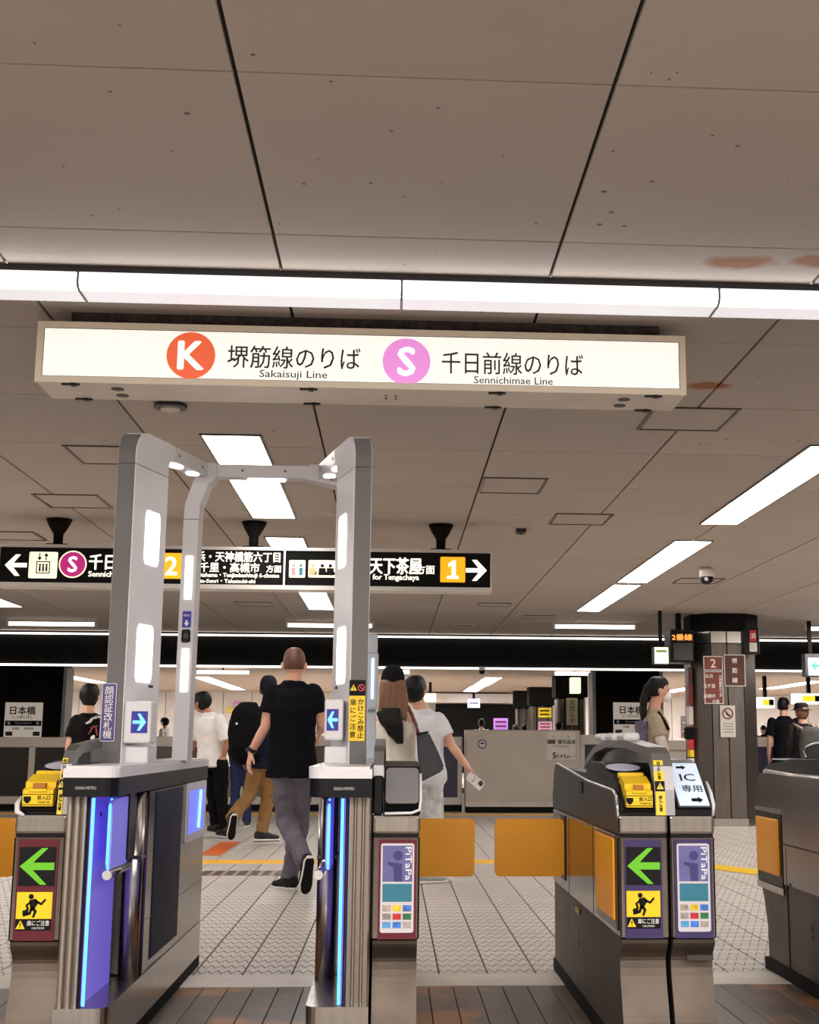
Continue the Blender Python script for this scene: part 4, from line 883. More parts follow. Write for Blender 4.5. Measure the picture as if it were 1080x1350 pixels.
# ================================================================ FACE RECOGNITION UNITS
NAVYP = mat('navy_side_panel', (18, 18, 46), .6, 0, .1, spec=.25)
def face_unit(xi, xo, s, label, k):
    """xi: aisle face, xo: outer face, s: +1 when the aisle lies to the right"""
    Wd = abs(xi - xo); X = lambda t: xi - s * t
    r = thing('face_gate', label, 'ticket gate', ((xi + xo) / 2, 5.5, 0))
    def bx(name, t0, t1, y0, y1, z0, z1, m, bev=.0, par=None, seg=1):
        a, b = sorted((X(t0), X(t1))); return obj(name, box(B(), a, b, y0, y1, z0, z1, bev, seg), m, par or r)
    rad = .05; pl = []
    for q in range(6):
        a = PI / 2 * q / 5; pl.append((X(rad - rad * math.cos(a)), 4.50 + rad - rad * math.sin(a)))
    plan = pl + [(X(Wd), 4.50), (X(Wd), 6.6), (X(0), 6.6)]
    obj('base', prismz(B(), plan, .05, .205), STEEL, r); obj('toe_kick', prismz(B(), [(x * 1.0, y + .012) for x, y in plan], 0, .05), BLACKM, r)
    # fluted front pillar
    t0, t1, n = .072 + k, Wd, 3; pts = []
    for kk in range(n):
        for q in range(7):
            a = PI * q / 6; w = (t1 - t0) / n; tc = t0 + w * (kk + .5)
            pts.append((X(tc - w * .46 * math.cos(a)), 4.535 - .026 * math.sin(a)))
    pts += [(X(t1), 4.62), (X(t0), 4.62)]
    obj('front_pillar', prismz(B(), pts, .205, .876), FLUTE, r)
    led = obj('led_strip', tube(B(), [(X(.056 + k), 4.515, .21), (X(.056 + k), 4.515, .87)], .005, 10), BLUELED, r, smooth=True)
    bx('led_channel', .066 + k, .072 + k, 4.515, 4.54, .205, .876, BLACK); bx('led_glint', .0645 + k, .0665 + k, 4.525, 4.532, .21, .87, emat('violet_led', (120, 90, 255), 2.0))
    # lit bay
    bx('glow_panel', .072 + k, .08 + k, 4.62, 4.99, .205, .876, BLUEGLOW); bx('bay_core', .08 + k, Wd, 4.62, 5.1, .205, .876, STEEL_DARK)
    bx('screw', .070 + k, .072 + k, 4.70, 4.715, .80, .815, BLACK)
    M = side(X(.030 + k * .6), 4.745, .745, s); fl = obj('light_flap', prism(B(), M, rr(.29, .235, .03, 5), .012, -.004), mat('violet_lit_flap', (128, 122, 225), .25, 0, .15, 5), r)
    fl.data.materials.clear(); fl.data.materials.append(emat('violet_flap_glow', (96, 86, 205), .42, (140, 138, 215)))
    ex = [X(.026), 4.60]
    obj('flap_edge_light', tube(B(), [(X(.028 + k * .6), 4.625, .862), (X(.028 + k * .6), 4.600, .84), (X(.028 + k * .6), 4.598, .655), (X(.028 + k * .6), 4.612, .632)], .0045, 8), emat('cyan_edge_light', (70, 150, 255), 3.2), fl, smooth=True)
    bx('black_column', .026, .07, 4.86, 5.0, .64, .876, BLACK, .004)
    obj('flap_arm', tube(B(), [(X(.03), 4.56, .618), (X(.03), 4.90, .618)], .014, 12), STEEL, r, smooth=True); obj('arm_tip', tube(B(), [(X(.03), 4.548, .618), (X(.03), 4.56, .618)], .016, 12), CHROME, r)
    obj('bay_post', tube(B(), [(X(.036), 5.03, .205), (X(.036), 5.03, .876)], .036, 18), STEEL, r, smooth=True)
    bx('post_collar', .0, .075, 4.99, 5.07, .632, .645, STEEL_DARK, .002)
    # rear body with navy panel and light window
    bx('rear_body', 0, Wd, 5.10, 6.6, .205, .876, STEEL_SIDE, .006)
    bx('dark_panel', -.003, .01, 5.24, 5.88, .24, .862, NAVYP, .002)
    M = side(X(-.001), 6.28, .742, s)
    fr = obj('window_frame', ring(B(), M, rr(.58, .26, .012), rr(.50, .19, .008), .008), WHITEP, r)
    obj('window_glow', prism(B(), M, rr(.50, .19, .008), .002), emat('blue_window_glow', (110, 120, 245), .8), fr); obj('window_tube', tube(B(), [(X(-.006), 6.36, .66), (X(-.006), 6.40, .83)], .008, 8), emat('window_led', (110, 170, 255), 3), fr)
    bx('belt_line', -.001, .004, 5.1, 6.6, .40, .403, STEEL_DARK); bx('kick_mark', -.0008, .002, 5.2, 5.5, .212, .216, BLACK)
    # cap
    cp = [(X(-.004 + rad - rad * math.cos(PI / 2 * q / 5)), 4.46 + rad - rad * math.sin(PI / 2 * q / 5)) for q in range(6)] + [(X(Wd), 4.46), (X(Wd), 6.63), (X(-.004), 6.63)]
    obj('cap_band', prismz(B(), cp, .876, .938), BLACK, r)
    cp2 = [(X(-.007 + rad - rad * math.cos(PI / 2 * q / 5)), 4.455 + rad - rad * math.sin(PI / 2 * q / 5)) for q in range(6)] + [(X(Wd), 4.455), (X(Wd), 6.635), (X(-.007), 6.635)]
    sl = prismz(B(), cp2, .938, .976); bmesh.ops.bevel(sl, geom=[e for e in sl.edges if abs(e.verts[0].co.z - .976) < 1e-4 and abs(e.verts[1].co.z - .976) < 1e-4], offset=.008, segments=2, affect='EDGES')
    obj('cap_slab', sl, WHITEP, r)
    text('lettering', 'OSAKA METRO', front((xi + xo) / 2 + s * -.01, 4.4597, .905), .014, mat('silver_print', (190, 188, 190), .3), r, width=.068)
    for kk, y in enumerate((4.8, 5.3, 5.7)):
        bx('vent_slot', -.0048, -.003, y, y + .25 - .05 * kk, .905, .912, GREYPLASTIC)
    return r
face_unit(-.912, -1.081, 1, 'face recognition gate unit with violet lit bay and white top, left of the aisle', .022)
face_unit(-.273, -.067, -1, 'face recognition gate unit with blue light strip, right of the aisle below the left arrow', .052)

# ================================================================ WHITE FACE RECOGNITION ARCH
def arch():
    r = thing('face_recognition_arch', 'white walk-through arch with glowing panels standing on the two gate units', 'arch', (-.585, 5.4, .976))
    SH = mat('arch_white_shell', (214, 211, 214), .35, 0, .03)
    TH = .070; zb = .976; Hh = 2.252; d1 = V((.078, .27, 0)).normalized(); YR = 5.8
    for s in (1, -1):
        P0 = V((-1.004 if s > 0 else -.167, 5.0, 0)); D1 = V((d1.x * s, d1.y, 0)); nrm = V((-s, 0, 0))
        P1 = P0 + D1 * .33; C = V((-.845 if s > 0 else -.352, YR - .03, 0)); D2 = (C - P1).normalized(); L = .33 + (C - P1).length
        def pt(a, z, t):
            p = P0 + D1 * a if a <= .33 else P1 + D2 * (a - .33)
            return p + nrm * t + V((0, 0, z + (.03 * min(1, (a - .33) / (L - .33)) if a > .33 else 0)))
        def sheet(prof, t0=0.0, t1=TH):
            bm = B(); A = [bm.verts.new(pt(a, z, t0)) for a, z in prof]; Bq = [bm.verts.new(pt(a, z, t1)) for a, z in prof]; n = len(prof)
            bm.faces.new(A); bm.faces.new(Bq[::-1])
            for i in range(n): bm.faces.new((A[i], Bq[i], Bq[(i + 1) % n], A[(i + 1) % n]))
            return bm
        arc = lambda cx, cz, rad, a0, a1, n=7: [(cx + rad * math.cos(math.radians(a0 + (a1 - a0) * k / n)), cz + rad * math.sin(math.radians(a0 + (a1 - a0) * k / n))) for k in range(n + 1)]
        post = obj('post', sheet([(0, zb), (.28, zb), (.28, 2.11), (0, 2.11)]), SH, r)
        obj('grey_shell', sheet([(-.006, zb), (-.0005, zb), (-.0005, 2.11), (-.006, 2.11)], .005, TH - .004), FRAMEGREY, post)
        cr = obj('corner', sheet([(0, 2.113)] + arc(.10, Hh - .10, .10, 180, 90) + [(.33, Hh), (.33, 2.19)] + arc(.315, 2.155, .035, 90, 180, 4) + [(.28, 2.113)]), SH, r)
        obj('grey_shell', sheet([(-.006, 2.113)] + arc(.10, Hh - .10, .106, 180, 128) + list(reversed(arc(.10, Hh - .10, .1005, 180, 128))) + [(-.0005, 2.113)], .005, TH - .004), FRAMEGREY, cr)
        bmx = obj('beam', sheet([(.332, 2.19), (.332, Hh), (L, Hh), (L, 2.19)]), SH, r)
        for a in (.38, L - .08): obj('screw', sheet([(a, 2.216), (a + .012, 2.216), (a + .012, 2.228), (a, 2.228)], -.002, 0), STEEL_DARK, bmx)
        def glow(a0, a1, z0, z1, par, name='light_panel'):
            m2 = sheet([(a0 + x, z) for x, z in [(0.012, z0), (a1 - a0 - .012, z0), (a1 - a0, z0 + .02), (a1 - a0, z1 - .02), (a1 - a0 - .012, z1), (.012, z1), (0, z1 - .02), (0, z0 + .02)]], -.003, .0)
            return obj(name, m2, LEDW, par)
        glow(.10, .22, 1.737, 1.948, post); glow(.075, .205, 1.28, 1.50, post)
        obj('post_sensor', sheet([(.19, 1.262), (.225, 1.262), (.225, 1.272), (.19, 1.272)], -.002, 0), BLACK, post)
        xa, xb = (-.945, -.879) if s > 0 else (-.226, -.165)
        def hull(name, secs, m, par):
            bm = B(); rings = [[bm.verts.new((x, y, z)) for x, y in ((x0, y0), (x1, y0), (x1, y1), (x0, y1))] for (x0, x1, y0, y1, z) in secs]
            for p, q in zip(rings, rings[1:]):
                for i in range(4): bm.faces.new((p[i], p[(i + 1) % 4], q[(i + 1) % 4], q[i]))
            bm.faces.new(rings[0]); bm.faces.new(rings[-1][::-1]); return obj(name, bm, m, par)
        rp = hull('post', [(xa - .006 * s, xb - .006 * s, YR, YR + .14, zb), (xa, xb, YR, YR + .14, 2.03)], SH, r)
        k = .045 * s
        cx0, cx1 = (C.x - .04, C.x + .04)
        hull('corner', [(xa, xb, YR, YR + .14, 2.033), (xa + k * .1, xb + k * .1, YR - .005, YR + .13, 2.10), (xa + k * .8, xb + k * .9, YR - .02, YR + .11, 2.19), (cx0 - .012, cx1, YR - .03, YR + .06, 2.215), (cx0, cx1, YR - .03, YR + .06, Hh + .03)], SH, r)
        xm = (xa + xb) / 2
        for z0, z1 in ((1.673, 1.865), (1.269, 1.456)): obj('light_panel', box(B(), xm - .016, xm + .016, YR - .004, YR + .002, z0, z1, .002), LEDW, rp)
        st = obj('blue_sticker', box(B(), xm - .019, xm + .019, YR - .003, YR + .001, 1.549, 1.62), mat('blue_sticker', (52, 40, 170), .4), rp)
        obj('down_arrow', prism(B(), front(xm, YR - .0032, 1.568), [(0, -.014), (.012, 0), (.005, 0), (.005, .012), (-.005, .012), (-.005, 0), (-.012, 0)], .001), WHITEINK, st); text('lettering', '顔認証', front(xm, YR - .0032, 1.602), .010, WHITEINK, st)
        cm = obj('face_camera', box(B(), xm - .019, xm + .019, YR - .008, YR + .001, 1.483, 1.54, .006), BLACK, rp); obj('lens', prism(B(), front(xm, YR - .008, 1.511), circ(.012, 16), .003), GREYPLASTIC, cm)
        for aa, rt in ((.45, 2.8), (L - .10, 1.8)):
            c = pt(aa, 2.189, TH * .5); d2 = (pt(aa + .05, 2.189, TH * .5) - c).normalized()
            obj('beam_lamp', prism(B(), plane(c, d2, V((0, 0, -1)).cross(d2)), circ(.026, 20, rt), .006), LEDW, r)
        c = at(181, 952, 4.985) if s > 0 else at(440, 949, 4.985); w, h = (.10, .155) if s > 0 else (.070, .152)
        sb = obj('sign_box', box(B(), c.x - w / 2, c.x + w / 2, 4.985, 5.09, c.z - h / 2, c.z + h / 2, .008, 2), WHITEP, r)
        M = front(c.x + (.008 if s > 0 else -.004), 4.985, c.z)
        slab('display', M, .060 if s > 0 else .044, .080, .002, BLUESCREEN, sb)
        obj('arrow_sign', prism(B(), move(M, 0, 0, .0022), scaled([(s * x, y) for x, y in [(.5, 0), (.05, .55), (-.14, .55), (.1, .1), (-.5, .1), (-.5, -.1), (.1, -.1), (-.14, -.55), (.05, -.55)]], .048 if s > 0 else .038, .056), .001), CYANARROW, sb)
        a, b = sorted((P0.x + s * .0, P0.x + s * .09)); obj('post_foot', box(B(), a, b, 5.03, 5.22, zb, 1.04, .004), WHITEP, r)
        if s > 0:
            c = at(143, 939, 4.992); M = front(c.x, 4.992, c.z); k = slab('name_sticker', M, .058, .218, .0015, mat('violet_sticker', (74, 60, 120), .4), r, .004)
            obj('sticker_rim', ring(B(), move(M, 0, 0, .0015), rr(.054, .214, .003), rr(.050, .210, .003), .0006), WHITEINK, k); text('lettering', vtext('顔認証改札機'), move(M, 0, 0, .0016), .034, WHITEINK, k, line=.95)
        else:
            c = at(470.5, 947, 4.992); M = front(c.x, 4.992, c.z); k = slab('warning_sticker', M, .060, .168, .0015, YELLOWST, r)
            text('lettering', vtext('かけこみ禁止'), move(M, .0145, 0, .0016), .025, INK, k, bold=.02, line=1.0); text('lettering', vtext('扉にご注意'), move(M, -.0145, 0, .0016), .025, INK, k, bold=.02, line=1.2)
            M = move(M, 0, .114); k2 = slab('warning_header', M, .060, .058, .0015, INK, r); tri_warning('warning_triangle', move(M, -.0145, 0, .0016), .026, k2)
            obj('ban_ring', ring(B(), move(M, .0145, 0, .0016), circ(.0135, 20), circ(.0095, 20), .0008), mat('ban_red', (200, 60, 60), .5), k2); obj('ban_bar', prism(B(), move(M, .0145, 0, .0016) @ Matrix.Rotation(-PI / 4, 4, 'Z'), rr(.022, .004), .001), MATS['ban_red'], k2)
    cb = obj('beam', box(B(), -.846, -.352, YR - .02, YR + .05, 2.220, Hh + .028, .004), SH, r)
    for x in (-.82, -.378): obj('beam_joint', box(B(), x - .004, x + .004, YR - .023, YR + .053, 2.218, Hh + .03), FRAMEGREY, cb)
    for x in (-.69, -.50): obj('screw', prism(B(), front(x, YR - .02, 2.252), circ(.006, 10), .002), STEEL_DARK, cb)
    obj('beam_lamp', prism(B(), under(-.585, YR + .012, 2.220), rr(.17, .05, .02), .008), LEDW, r)
    return r
arch()
# exit side reader column standing behind the right post
t = thing('face_reader', 'slim pale reader column with bluish screen behind the right arch post', 'reader', (-.13, 6.3, .976))
a, b = at(486, 900, 6.3), at(498.5, 900, 6.3); z0, z1 = at(490, 936, 6.3).z, at(490, 860, 6.3).z
obj('column', box(B(), a.x - .02, b.x - .006, 6.33, 6.42, .976, at(490, 835, 6.3).z, .006), mat('pale_blue_shell', (206, 212, 220), .4, 0, .03), t)
obj('reader_body', box(B(), a.x - .02, b.x, 6.27, 6.33, z0, z1, .008), mat('pale_blue_shell', (206, 212, 220), .4), t)
obj('screen', box(B(), a.x + .012, a.x + .026, 6.266, 6.271, z0 + .05, z1 - .03), emat('pale_blue_screen', (190, 220, 255), 1.2), t)
# ================================================================ PEOPLE
UP = V((0, 0, 1))
SKIN = mat('skin', (214, 160, 136), .5, 0, .06, 12); SKIN2 = mat('tan_skin', (176, 122, 96), .5, 0, .06, 12)
HAIRB = mat('black_hair', (13, 11, 11), .5, 0, .3, 40, .3, 90, (3, 3, 1), spec=.25); HAIRBR = mat('brown_hair', (120, 80, 56), .45, 0, .25, 40, .3, 90, (3, 3, 1)); HAIRAU = mat('auburn_hair', (92, 56, 42), .5, 0, .25, 50, .4, 120)
def cloth(n, rgb, var=.1): return mat(n, rgb, .9, 0, var, 14, .12, 50, spec=.12)
def eloft(bm, secs, R, Fv, n=16):
    rings = []
    for c, rx, ry in secs: rings.append([bm.verts.new(V(c) + R * (rx * math.cos(2 * PI * k / n)) + Fv * (ry * math.sin(2 * PI * k / n))) for k in range(n)])
    for p, q in zip(rings, rings[1:]):
        for k in range(n): bm.faces.new((p[k], p[(k + 1) % n], q[(k + 1) % n], q[k]))
    bm.faces.new(rings[0][::-1]); bm.faces.new(rings[-1]); return bm
def limb(bm, pts, radii, n=12):
    tube(bm, pts, radii, n)
    for p, r in zip(pts, radii): ball(bm, V(p), r, r, r, u=10, v=6)
    return bm
TEXN = bpy.data.textures.new('cloth_folds', 'CLOUDS'); TEXN.noise_scale = .085; TEXN.noise_depth = 2
def fuse(name, bm, m, parent, voxel=.011, smooth=5, folds=0.0):
    bmesh.ops.recalc_face_normals(bm, faces=bm.faces)
    me = bpy.data.meshes.new(name); bm.to_mesh(me); bm.free()
    tmp = bpy.data.objects.new('fusing', me); COL.objects.link(tmp)
    rm = tmp.modifiers.new('r', 'REMESH'); rm.mode = 'VOXEL'; rm.voxel_size = voxel; rm.use_smooth_shade = True
    if smooth: s = tmp.modifiers.new('s', 'SMOOTH'); s.iterations = smooth; s.factor = .5
    if folds: d = tmp.modifiers.new('d', 'DISPLACE'); d.texture = TEXN; d.texture_coords = 'GLOBAL'; d.strength = folds; d.mid_level = .5
    dg = bpy.context.evaluated_depsgraph_get(); dg.update()
    out = bpy.data.meshes.new_from_object(tmp.evaluated_get(dg), depsgraph=dg); bpy.data.objects.remove(tmp); bpy.data.meshes.remove(me)
    out.name = name; out.materials.clear(); out.materials.append(m); out.shade_smooth()
    return ob(name, out, parent)
def head(bm, c, R, Fv, Uv, s):
    r = bmesh.ops.create_uvsphere(bm, u_segments=28, v_segments=18, radius=1)
    for v in r['verts']:
        x, y, z = v.co; fl = ((1 - abs(z) ** 2.7) ** (1 / 2.7) / max(1e-6, math.sqrt(1 - z * z))) if 0 < z < .999 else 1
        px, py, pz = x * .077 * fl, y * .098 * fl, z * .116
        if z < 0:
            px *= 1 - .28 * (-z) ** 1.5
            if y < 0: py *= 1 - .5 * (-z)
        if y > 0:
            py += .024 * math.exp(-(x / .17) ** 2 - ((z + .16) / .17) ** 2)
            for sx in (-.38, .38): py -= .008 * math.exp(-((x - sx) / .16) ** 2 - ((z - .04) / .1) ** 2)
            py += .005 * math.exp(-(x / .35) ** 2 - ((z + .52) / .1) ** 2) - .005 * math.exp(-(x / .35) ** 2 - ((z + .66) / .07) ** 2)
        v.co = V(c) + (R * px + Fv * py + Uv * pz) * s
    for k in (-1, 1): ball(bm, V(c) + (R * k * .086 - Fv * .008 - Uv * .014) * s, .012 * s, .021 * s, .032 * s, Matrix((R, Fv, Uv)).transposed())
def hair_cap(bm, c, R, Fv, Uv, s, back=-.42, front_z=.42, k=1.11, fringe=False):
    r = bmesh.ops.create_uvsphere(bm, u_segments=28, v_segments=22, radius=1)
    for v in r['verts']:
        x, y, z = v.co; q = k
        lim = back + (front_z - back) * max(0, min(1, (y + .25) / .75))
        if fringe and y > .3: lim -= .2
        if z < lim: q = max(.75, k - (lim - z) * 1.6)
        fl = ((1 - abs(z) ** 2.7) ** (1 / 2.7) / max(1e-6, math.sqrt(1 - z * z))) if 0 < z < .999 else 1
        px, py, pz = x * .077 * q * fl, y * .098 * q * fl, z * .116 * q
        if z < 0 and y < 0: py *= 1 - .38 * (-z)
        v.co = V(c) + (R * px + Fv * py + Uv * pz) * s
def hand(bm, w, d, pn, s, curl=.35, thumb=1):
    d = d.normalized(); pn = (pn - d * pn.dot(d)).normalized(); sd = d.cross(pn)
    eloft(bm, [(w - d * .01 * s, .024 * s, .018 * s), (w + d * .035 * s, .034 * s, .015 * s), (w + d * .075 * s, .040 * s, .014 * s), (w + d * .092 * s, .036 * s, .011 * s)], sd, pn, 12)
    for i, L in enumerate((.070, .080, .074, .058)):
        b = w + d * (.086 + (.004 if i in (1, 2) else 0)) * s + sd * (thumb * (.030 - .0205 * i)) * s; pts = [b]; a = 0
        for q, f in enumerate((.45, .32, .23)):
            a += curl * (.6 + .5 * q); pts.append(pts[-1] + (d * math.cos(a) + pn * math.sin(a)) * L * f * s)
        limb(bm, pts, [.0095 * s, .009 * s, .0082 * s, .007 * s], 8)
    b = w + d * .025 * s + sd * thumb * .030 * s; v1 = (d * .7 + sd * thumb * .75 + pn * .25).normalized(); v2 = (d * .95 + sd * thumb * .25 + pn * .35).normalized()
    limb(bm, [b, b + v1 * .034 * s, b + v1 * .034 * s + v2 * .03 * s], [.012 * s, .0105 * s, .0085 * s], 8)
def shoe(t, ankle, td, s, m, msole, up=None):
    td = td.normalized(); u = (UP - td * UP.dot(td)); u = (u.normalized() if u.length > .2 else V((0, 1, 0))) if up is None else (up - td * up.dot(td)).normalized()
    sd = td.cross(u).normalized(); o = ankle - u * .055 * s
    bm = B(); 
    secs = [(-.075, .026, .028, .02), (-.055, .038, .045, .03), (0, .038, .055, .04), (.06, .042, .038, .02), (.12, .048, .028, .008), (.165, .040, .022, .002), (.185, .022, .014, 0)]
    eloft(bm, [(o + td * a * s + u * dz * s, rx * s, ry * s) for a, rx, ry, dz in secs], sd, u, 14)
    limb(bm, [ankle + u * .02 * s, o + td * .01 * s + u * .02 * s], [.044 * s, .044 * s], 10)
    sh = fuse('shoe', bm, m, t, .008, 3)
    bm = B(); eloft(bm, [(o + td * a * s - u * .024 * s, rx * 1.06 * s, .014 * s) for a, rx, ry, dz in [(-.085, .02, 0, 0)] + secs + [(.195, .012, 0, 0)]], sd, u, 12); obj('sole', bm, msole, sh, smooth=True)
    bm = B(); eloft(bm, [(o + td * a * s - u * .034 * s, rx * .86 * s, .008 * s) for a, rx, ry, dz in secs], sd, u, 12); obj('tread', bm, BLACKM, sh, smooth=True)
    return sh
def person(label, J, ht, face, shirt, trousers, shoes, sole, hair='short', skin=None, hairm=None, sleeve=.55, hem=.0, hy=0.0, hpitch=0.0, short=False, tdL=None, tdR=None, group=None, voxel=.0075, folds=.02, palm=None, far=False, curl=.35, girth=1.0, tank=False):
    s = ht / 1.75; skin = skin or SKIN; hairm = hairm or HAIRB
    Fv = V((-math.sin(face), math.cos(face), 0)); R = V((math.cos(face), math.sin(face), 0))
    hc = (J['hL'] + J['hR']) / 2; sc = (J['sL'] + J['sR']) / 2; ax = sc - hc; hw = max(.13, (J['sR'] - J['sL']).dot(R) / 2)
    base = (J['aL'] + J['aR']) / 2
    t = thing('person', label, 'person', (base.x, base.y, 0), group)
    hf = V((-math.sin(face + hy), math.cos(face + hy), 0)); hR = V((hf.y, -hf.x, 0)); hU = (UP - hf * math.tan(-hpitch)).normalized() if hpitch else UP
    hfp = hU.cross(hR).normalized() if hpitch else hf; hc_ = J['head']
    TR = [(-.13, .13, .10), (-.04, .162, .112), (.10, .162, .112), (.30, .146, .104), (.52, .145, .106), (.74, .160, .115), (.90, hw * .92 / s, .105), (.99, hw * .72 / s, .082), (1.06, .072, .066)]
    def torso(bm, k, a=-1, b=2, g=0.0, top=1.06):
        eloft(bm, [(hc + ax * q, rx * s * girth * k + g, ry * s * girth * k + g) for q, rx, ry in TR if a <= q <= b and q <= top], R, Fv, 18)
    bm = B(); torso(bm, .97)
    limb(bm, [sc + UP * .0 * s, sc.lerp(hc_, .5) - hf * .012 * s, hc_ - hU * .06 * s], [.066 * s, .056 * s, .055 * s]); head(bm, hc_, hR, hfp, hU, s)
    for q in 'LR':
        limb(bm, [J['s' + q] - UP * .03 * s - R * (.012 * s if q == 'R' else -.012 * s), J['s' + q].lerp(J['e' + q], .5), J['e' + q], J['e' + q].lerp(J['w' + q], .35), J['w' + q]], [.048 * s, .046 * s, .038 * s, .038 * s, .026 * s])
        d = J['w' + q] - J['e' + q]; pn = (palm or {}).get(q) or (R * (1 if q == 'L' else -1) + Fv * .2)
        if not far: hand(bm, J['w' + q], (palm or {}).get('d' + q) or (d.normalized() * .7 - UP * .4), pn, s * .98, curl, -1 if q == 'R' else 1)
        else: ball(bm, J['w' + q] + d.normalized() * .07 * s, .036 * s, .036 * s, .06 * s)
        limb(bm, [J['h' + q], J['k' + q], J['k' + q].lerp(J['a' + q], .35), J['a' + q]], [.082 * s, .056 * s, .055 * s, .036 * s])
        ball(bm, J['a' + q] + (UP * -.03 + Fv * .03) * s, .034 * s, .05 * s, .03 * s)
    body = fuse('body', bm, skin, t, voxel if not far else .014, 3)
    for k in (-1, 1):
        e = hc_ + (hR * k * .030 + hfp * .0845 + hU * .004) * s
        obj('eye', ball(B(), e, .011 * s, .009 * s, .007 * s, Matrix((hR, hfp, hU)).transposed(), 10, 6), INK, body, smooth=True)
    # hair
    bm = B()
    if hair == 'short': hair_cap(bm, hc_, hR, hfp, hU, s)
    elif hair == 'crop': hair_cap(bm, hc_, hR, hfp, hU, s, -.30, .5, 1.075)
    elif hair == 'long':
        hair_cap(bm, hc_, hR, hfp, hU, s, -.95, .35, 1.16, True)
        eloft(bm, [(hc_ - hfp * .03 * s + hU * .02 * s, .088 * s, .085 * s), (hc_ - hfp * .05 * s - hU * .10 * s, .100 * s, .075 * s), (hc_ - hfp * .085 * s - hU * .20 * s, .112 * s, .05 * s), (hc_ - hfp * .10 * s - hU * .27 * s, .10 * s, .04 * s)], hR, hfp)
        for kk in range(9): limb(bm, [hc_ + hR * (.022 * (kk - 4)) * s - hfp * (.105 - .002 * (kk - 4) ** 2) * s + hU * .02 * s, hc_ + hR * (.025 * (kk - 4) + .008 * (-1) ** kk) * s - hfp * .115 * s - hU * .12 * s, hc_ + hR * (.026 * (kk - 4)) * s - hfp * .135 * s - hU * (.24 + .02 * (kk % 3)) * s], [.012 * s, .016 * s, .010 * s], 8)
    elif hair == 'pony':
        hair_cap(bm, hc_, hR, hfp, hU, s, -.45, .45, 1.10)
        limb(bm, [hc_ - hfp * .10 * s + hU * .03 * s, hc_ - hfp * .14 * s - hU * .08 * s, hc_ - hfp * .15 * s - hU * .22 * s, hc_ - hfp * .145 * s - hU * .38 * s], [.036 * s, .038 * s, .032 * s, .014 * s])
    elif hair == 'bob':
        hair_cap(bm, hc_, hR, hfp, hU, s, -.75, .4, 1.17, True); ball(bm, hc_ - hfp * .05 * s + hU * .02 * s, .098 * s, .085 * s, .115 * s)
    fuse('hair', bm, hairm, t, .010, 2, .006)
    # shirt
    bm = B(); torso(bm, 1.07, -.13 + hem, 2, .012 * s, 1.0 if not tank else .95)
    eloft(bm, [(sc - UP * .04 * s, hw * .95, .085 * s), (sc + UP * .005 * s, hw * .72, .08 * s), (sc + UP * .035 * s, .105 * s, .078 * s), (sc + UP * .062 * s, .078 * s, .072 * s)], R, Fv)
    if hem < 0: eloft(bm, [(hc - UP * .02, .185 * s * girth, .135 * s * girth), (hc + ax * hem, .19 * s * girth, .14 * s * girth)], R, Fv, 18)
    for q in 'LR':
        if sleeve <= 0: continue
        a, e, w = J['s' + q], J['e' + q], J['w' + q]
        a = a - UP * .016 * s
        if sleeve <= 1: limb(bm, [a, a.lerp(e, sleeve * .6)], [.064 * s, .067 * s]); tube(bm, [a, a.lerp(e, sleeve * .6), a.lerp(e, sleeve)], [.062 * s, .067 * s, .073 * s], 14)
        else: limb(bm, [a, a.lerp(e, .5), e, e.lerp(w, .45)], [.066 * s, .064 * s, .056 * s, .05 * s]); tube(bm, [e, e.lerp(w, .5), e.lerp(w, sleeve - 1)], [.056 * s, .05 * s, .042 * s], 12)
    sh = fuse('shirt', bm, shirt, t, .010 if not far else .014, 4, folds)
    # trousers
    bm = B(); eloft(bm, [(hc + ax * q, rx * s * girth, ry * s * girth) for q, rx, ry in [(-.16, .12, .11), (-.08, .166, .122), (.02, .172, .124), (.16, .160, .116)]], R, Fv, 18)
    for q in 'LR':
        h, k, a = J['h' + q], J['k' + q], J['a' + q]
        if short: limb(bm, [h - UP * .03, h.lerp(k, .6)], [.098 * s, .094 * s]); tube(bm, [h, h.lerp(k, .6), h.lerp(k, .92)], [.098 * s, .095 * s, .10 * s], 14)
        else: limb(bm, [h - UP * .03, h.lerp(k, .55), k, k.lerp(a, .5), a.lerp(k, .12)], [.099 * s, .086 * s, .073 * s, .068 * s, .062 * s]); tube(bm, [a.lerp(k, .2), a.lerp(k, -.04)], [.062 * s, .064 * s], 14)
    fuse('trousers' if not short else 'shorts', bm, trousers, t, .011 if not far else .015, 3, folds * 1.4)
    shoe(t, J['aL'], tdL or Fv, s, shoes, sole); shoe(t, J['aR'], tdR or Fv, s, shoes, sole)
    return t, dict(s=s, F=Fv, R=R, hc=hc, sc=sc, head=hc_, hf=hfp, hR=hR, hU=hU, body=body, shirt=sh)
def stance(x, Y, ht, face, stride=.0):
    s = ht / 1.75; Fv = V((-math.sin(face), math.cos(face), 0)); R = V((math.cos(face), math.sin(face), 0)); o = V((x, Y, 0)); P = lambda r, f, z: o + (R * r + Fv * f + UP * z) * s
    J = dict(head=P(0, .03, 1.632))
    for q, k in (('L', -1), ('R', 1)):
        J['s' + q] = P(k * .175, 0, 1.425); J['e' + q] = P(k * .225, -.03, 1.15); J['w' + q] = P(k * .235, .05, .91)
        J['h' + q] = P(k * .088, 0, .93); J['k' + q] = P(k * .092, .03 + k * stride * .5, .50); J['a' + q] = P(k * .092, -.03 + k * stride, .085)
    return J
def pose(Y, base=None, **px):
    J = dict(base or {})
    for k, v in px.items(): J[k] = at(v[0], v[1], Y + (v[2] if len(v) > 2 else 0))
    return J
WHITESOLE = mat('white_sole', (228, 224, 218), .5); BLACKSHOE = mat('black_shoe', (26, 25, 28), .6, 0, .2)

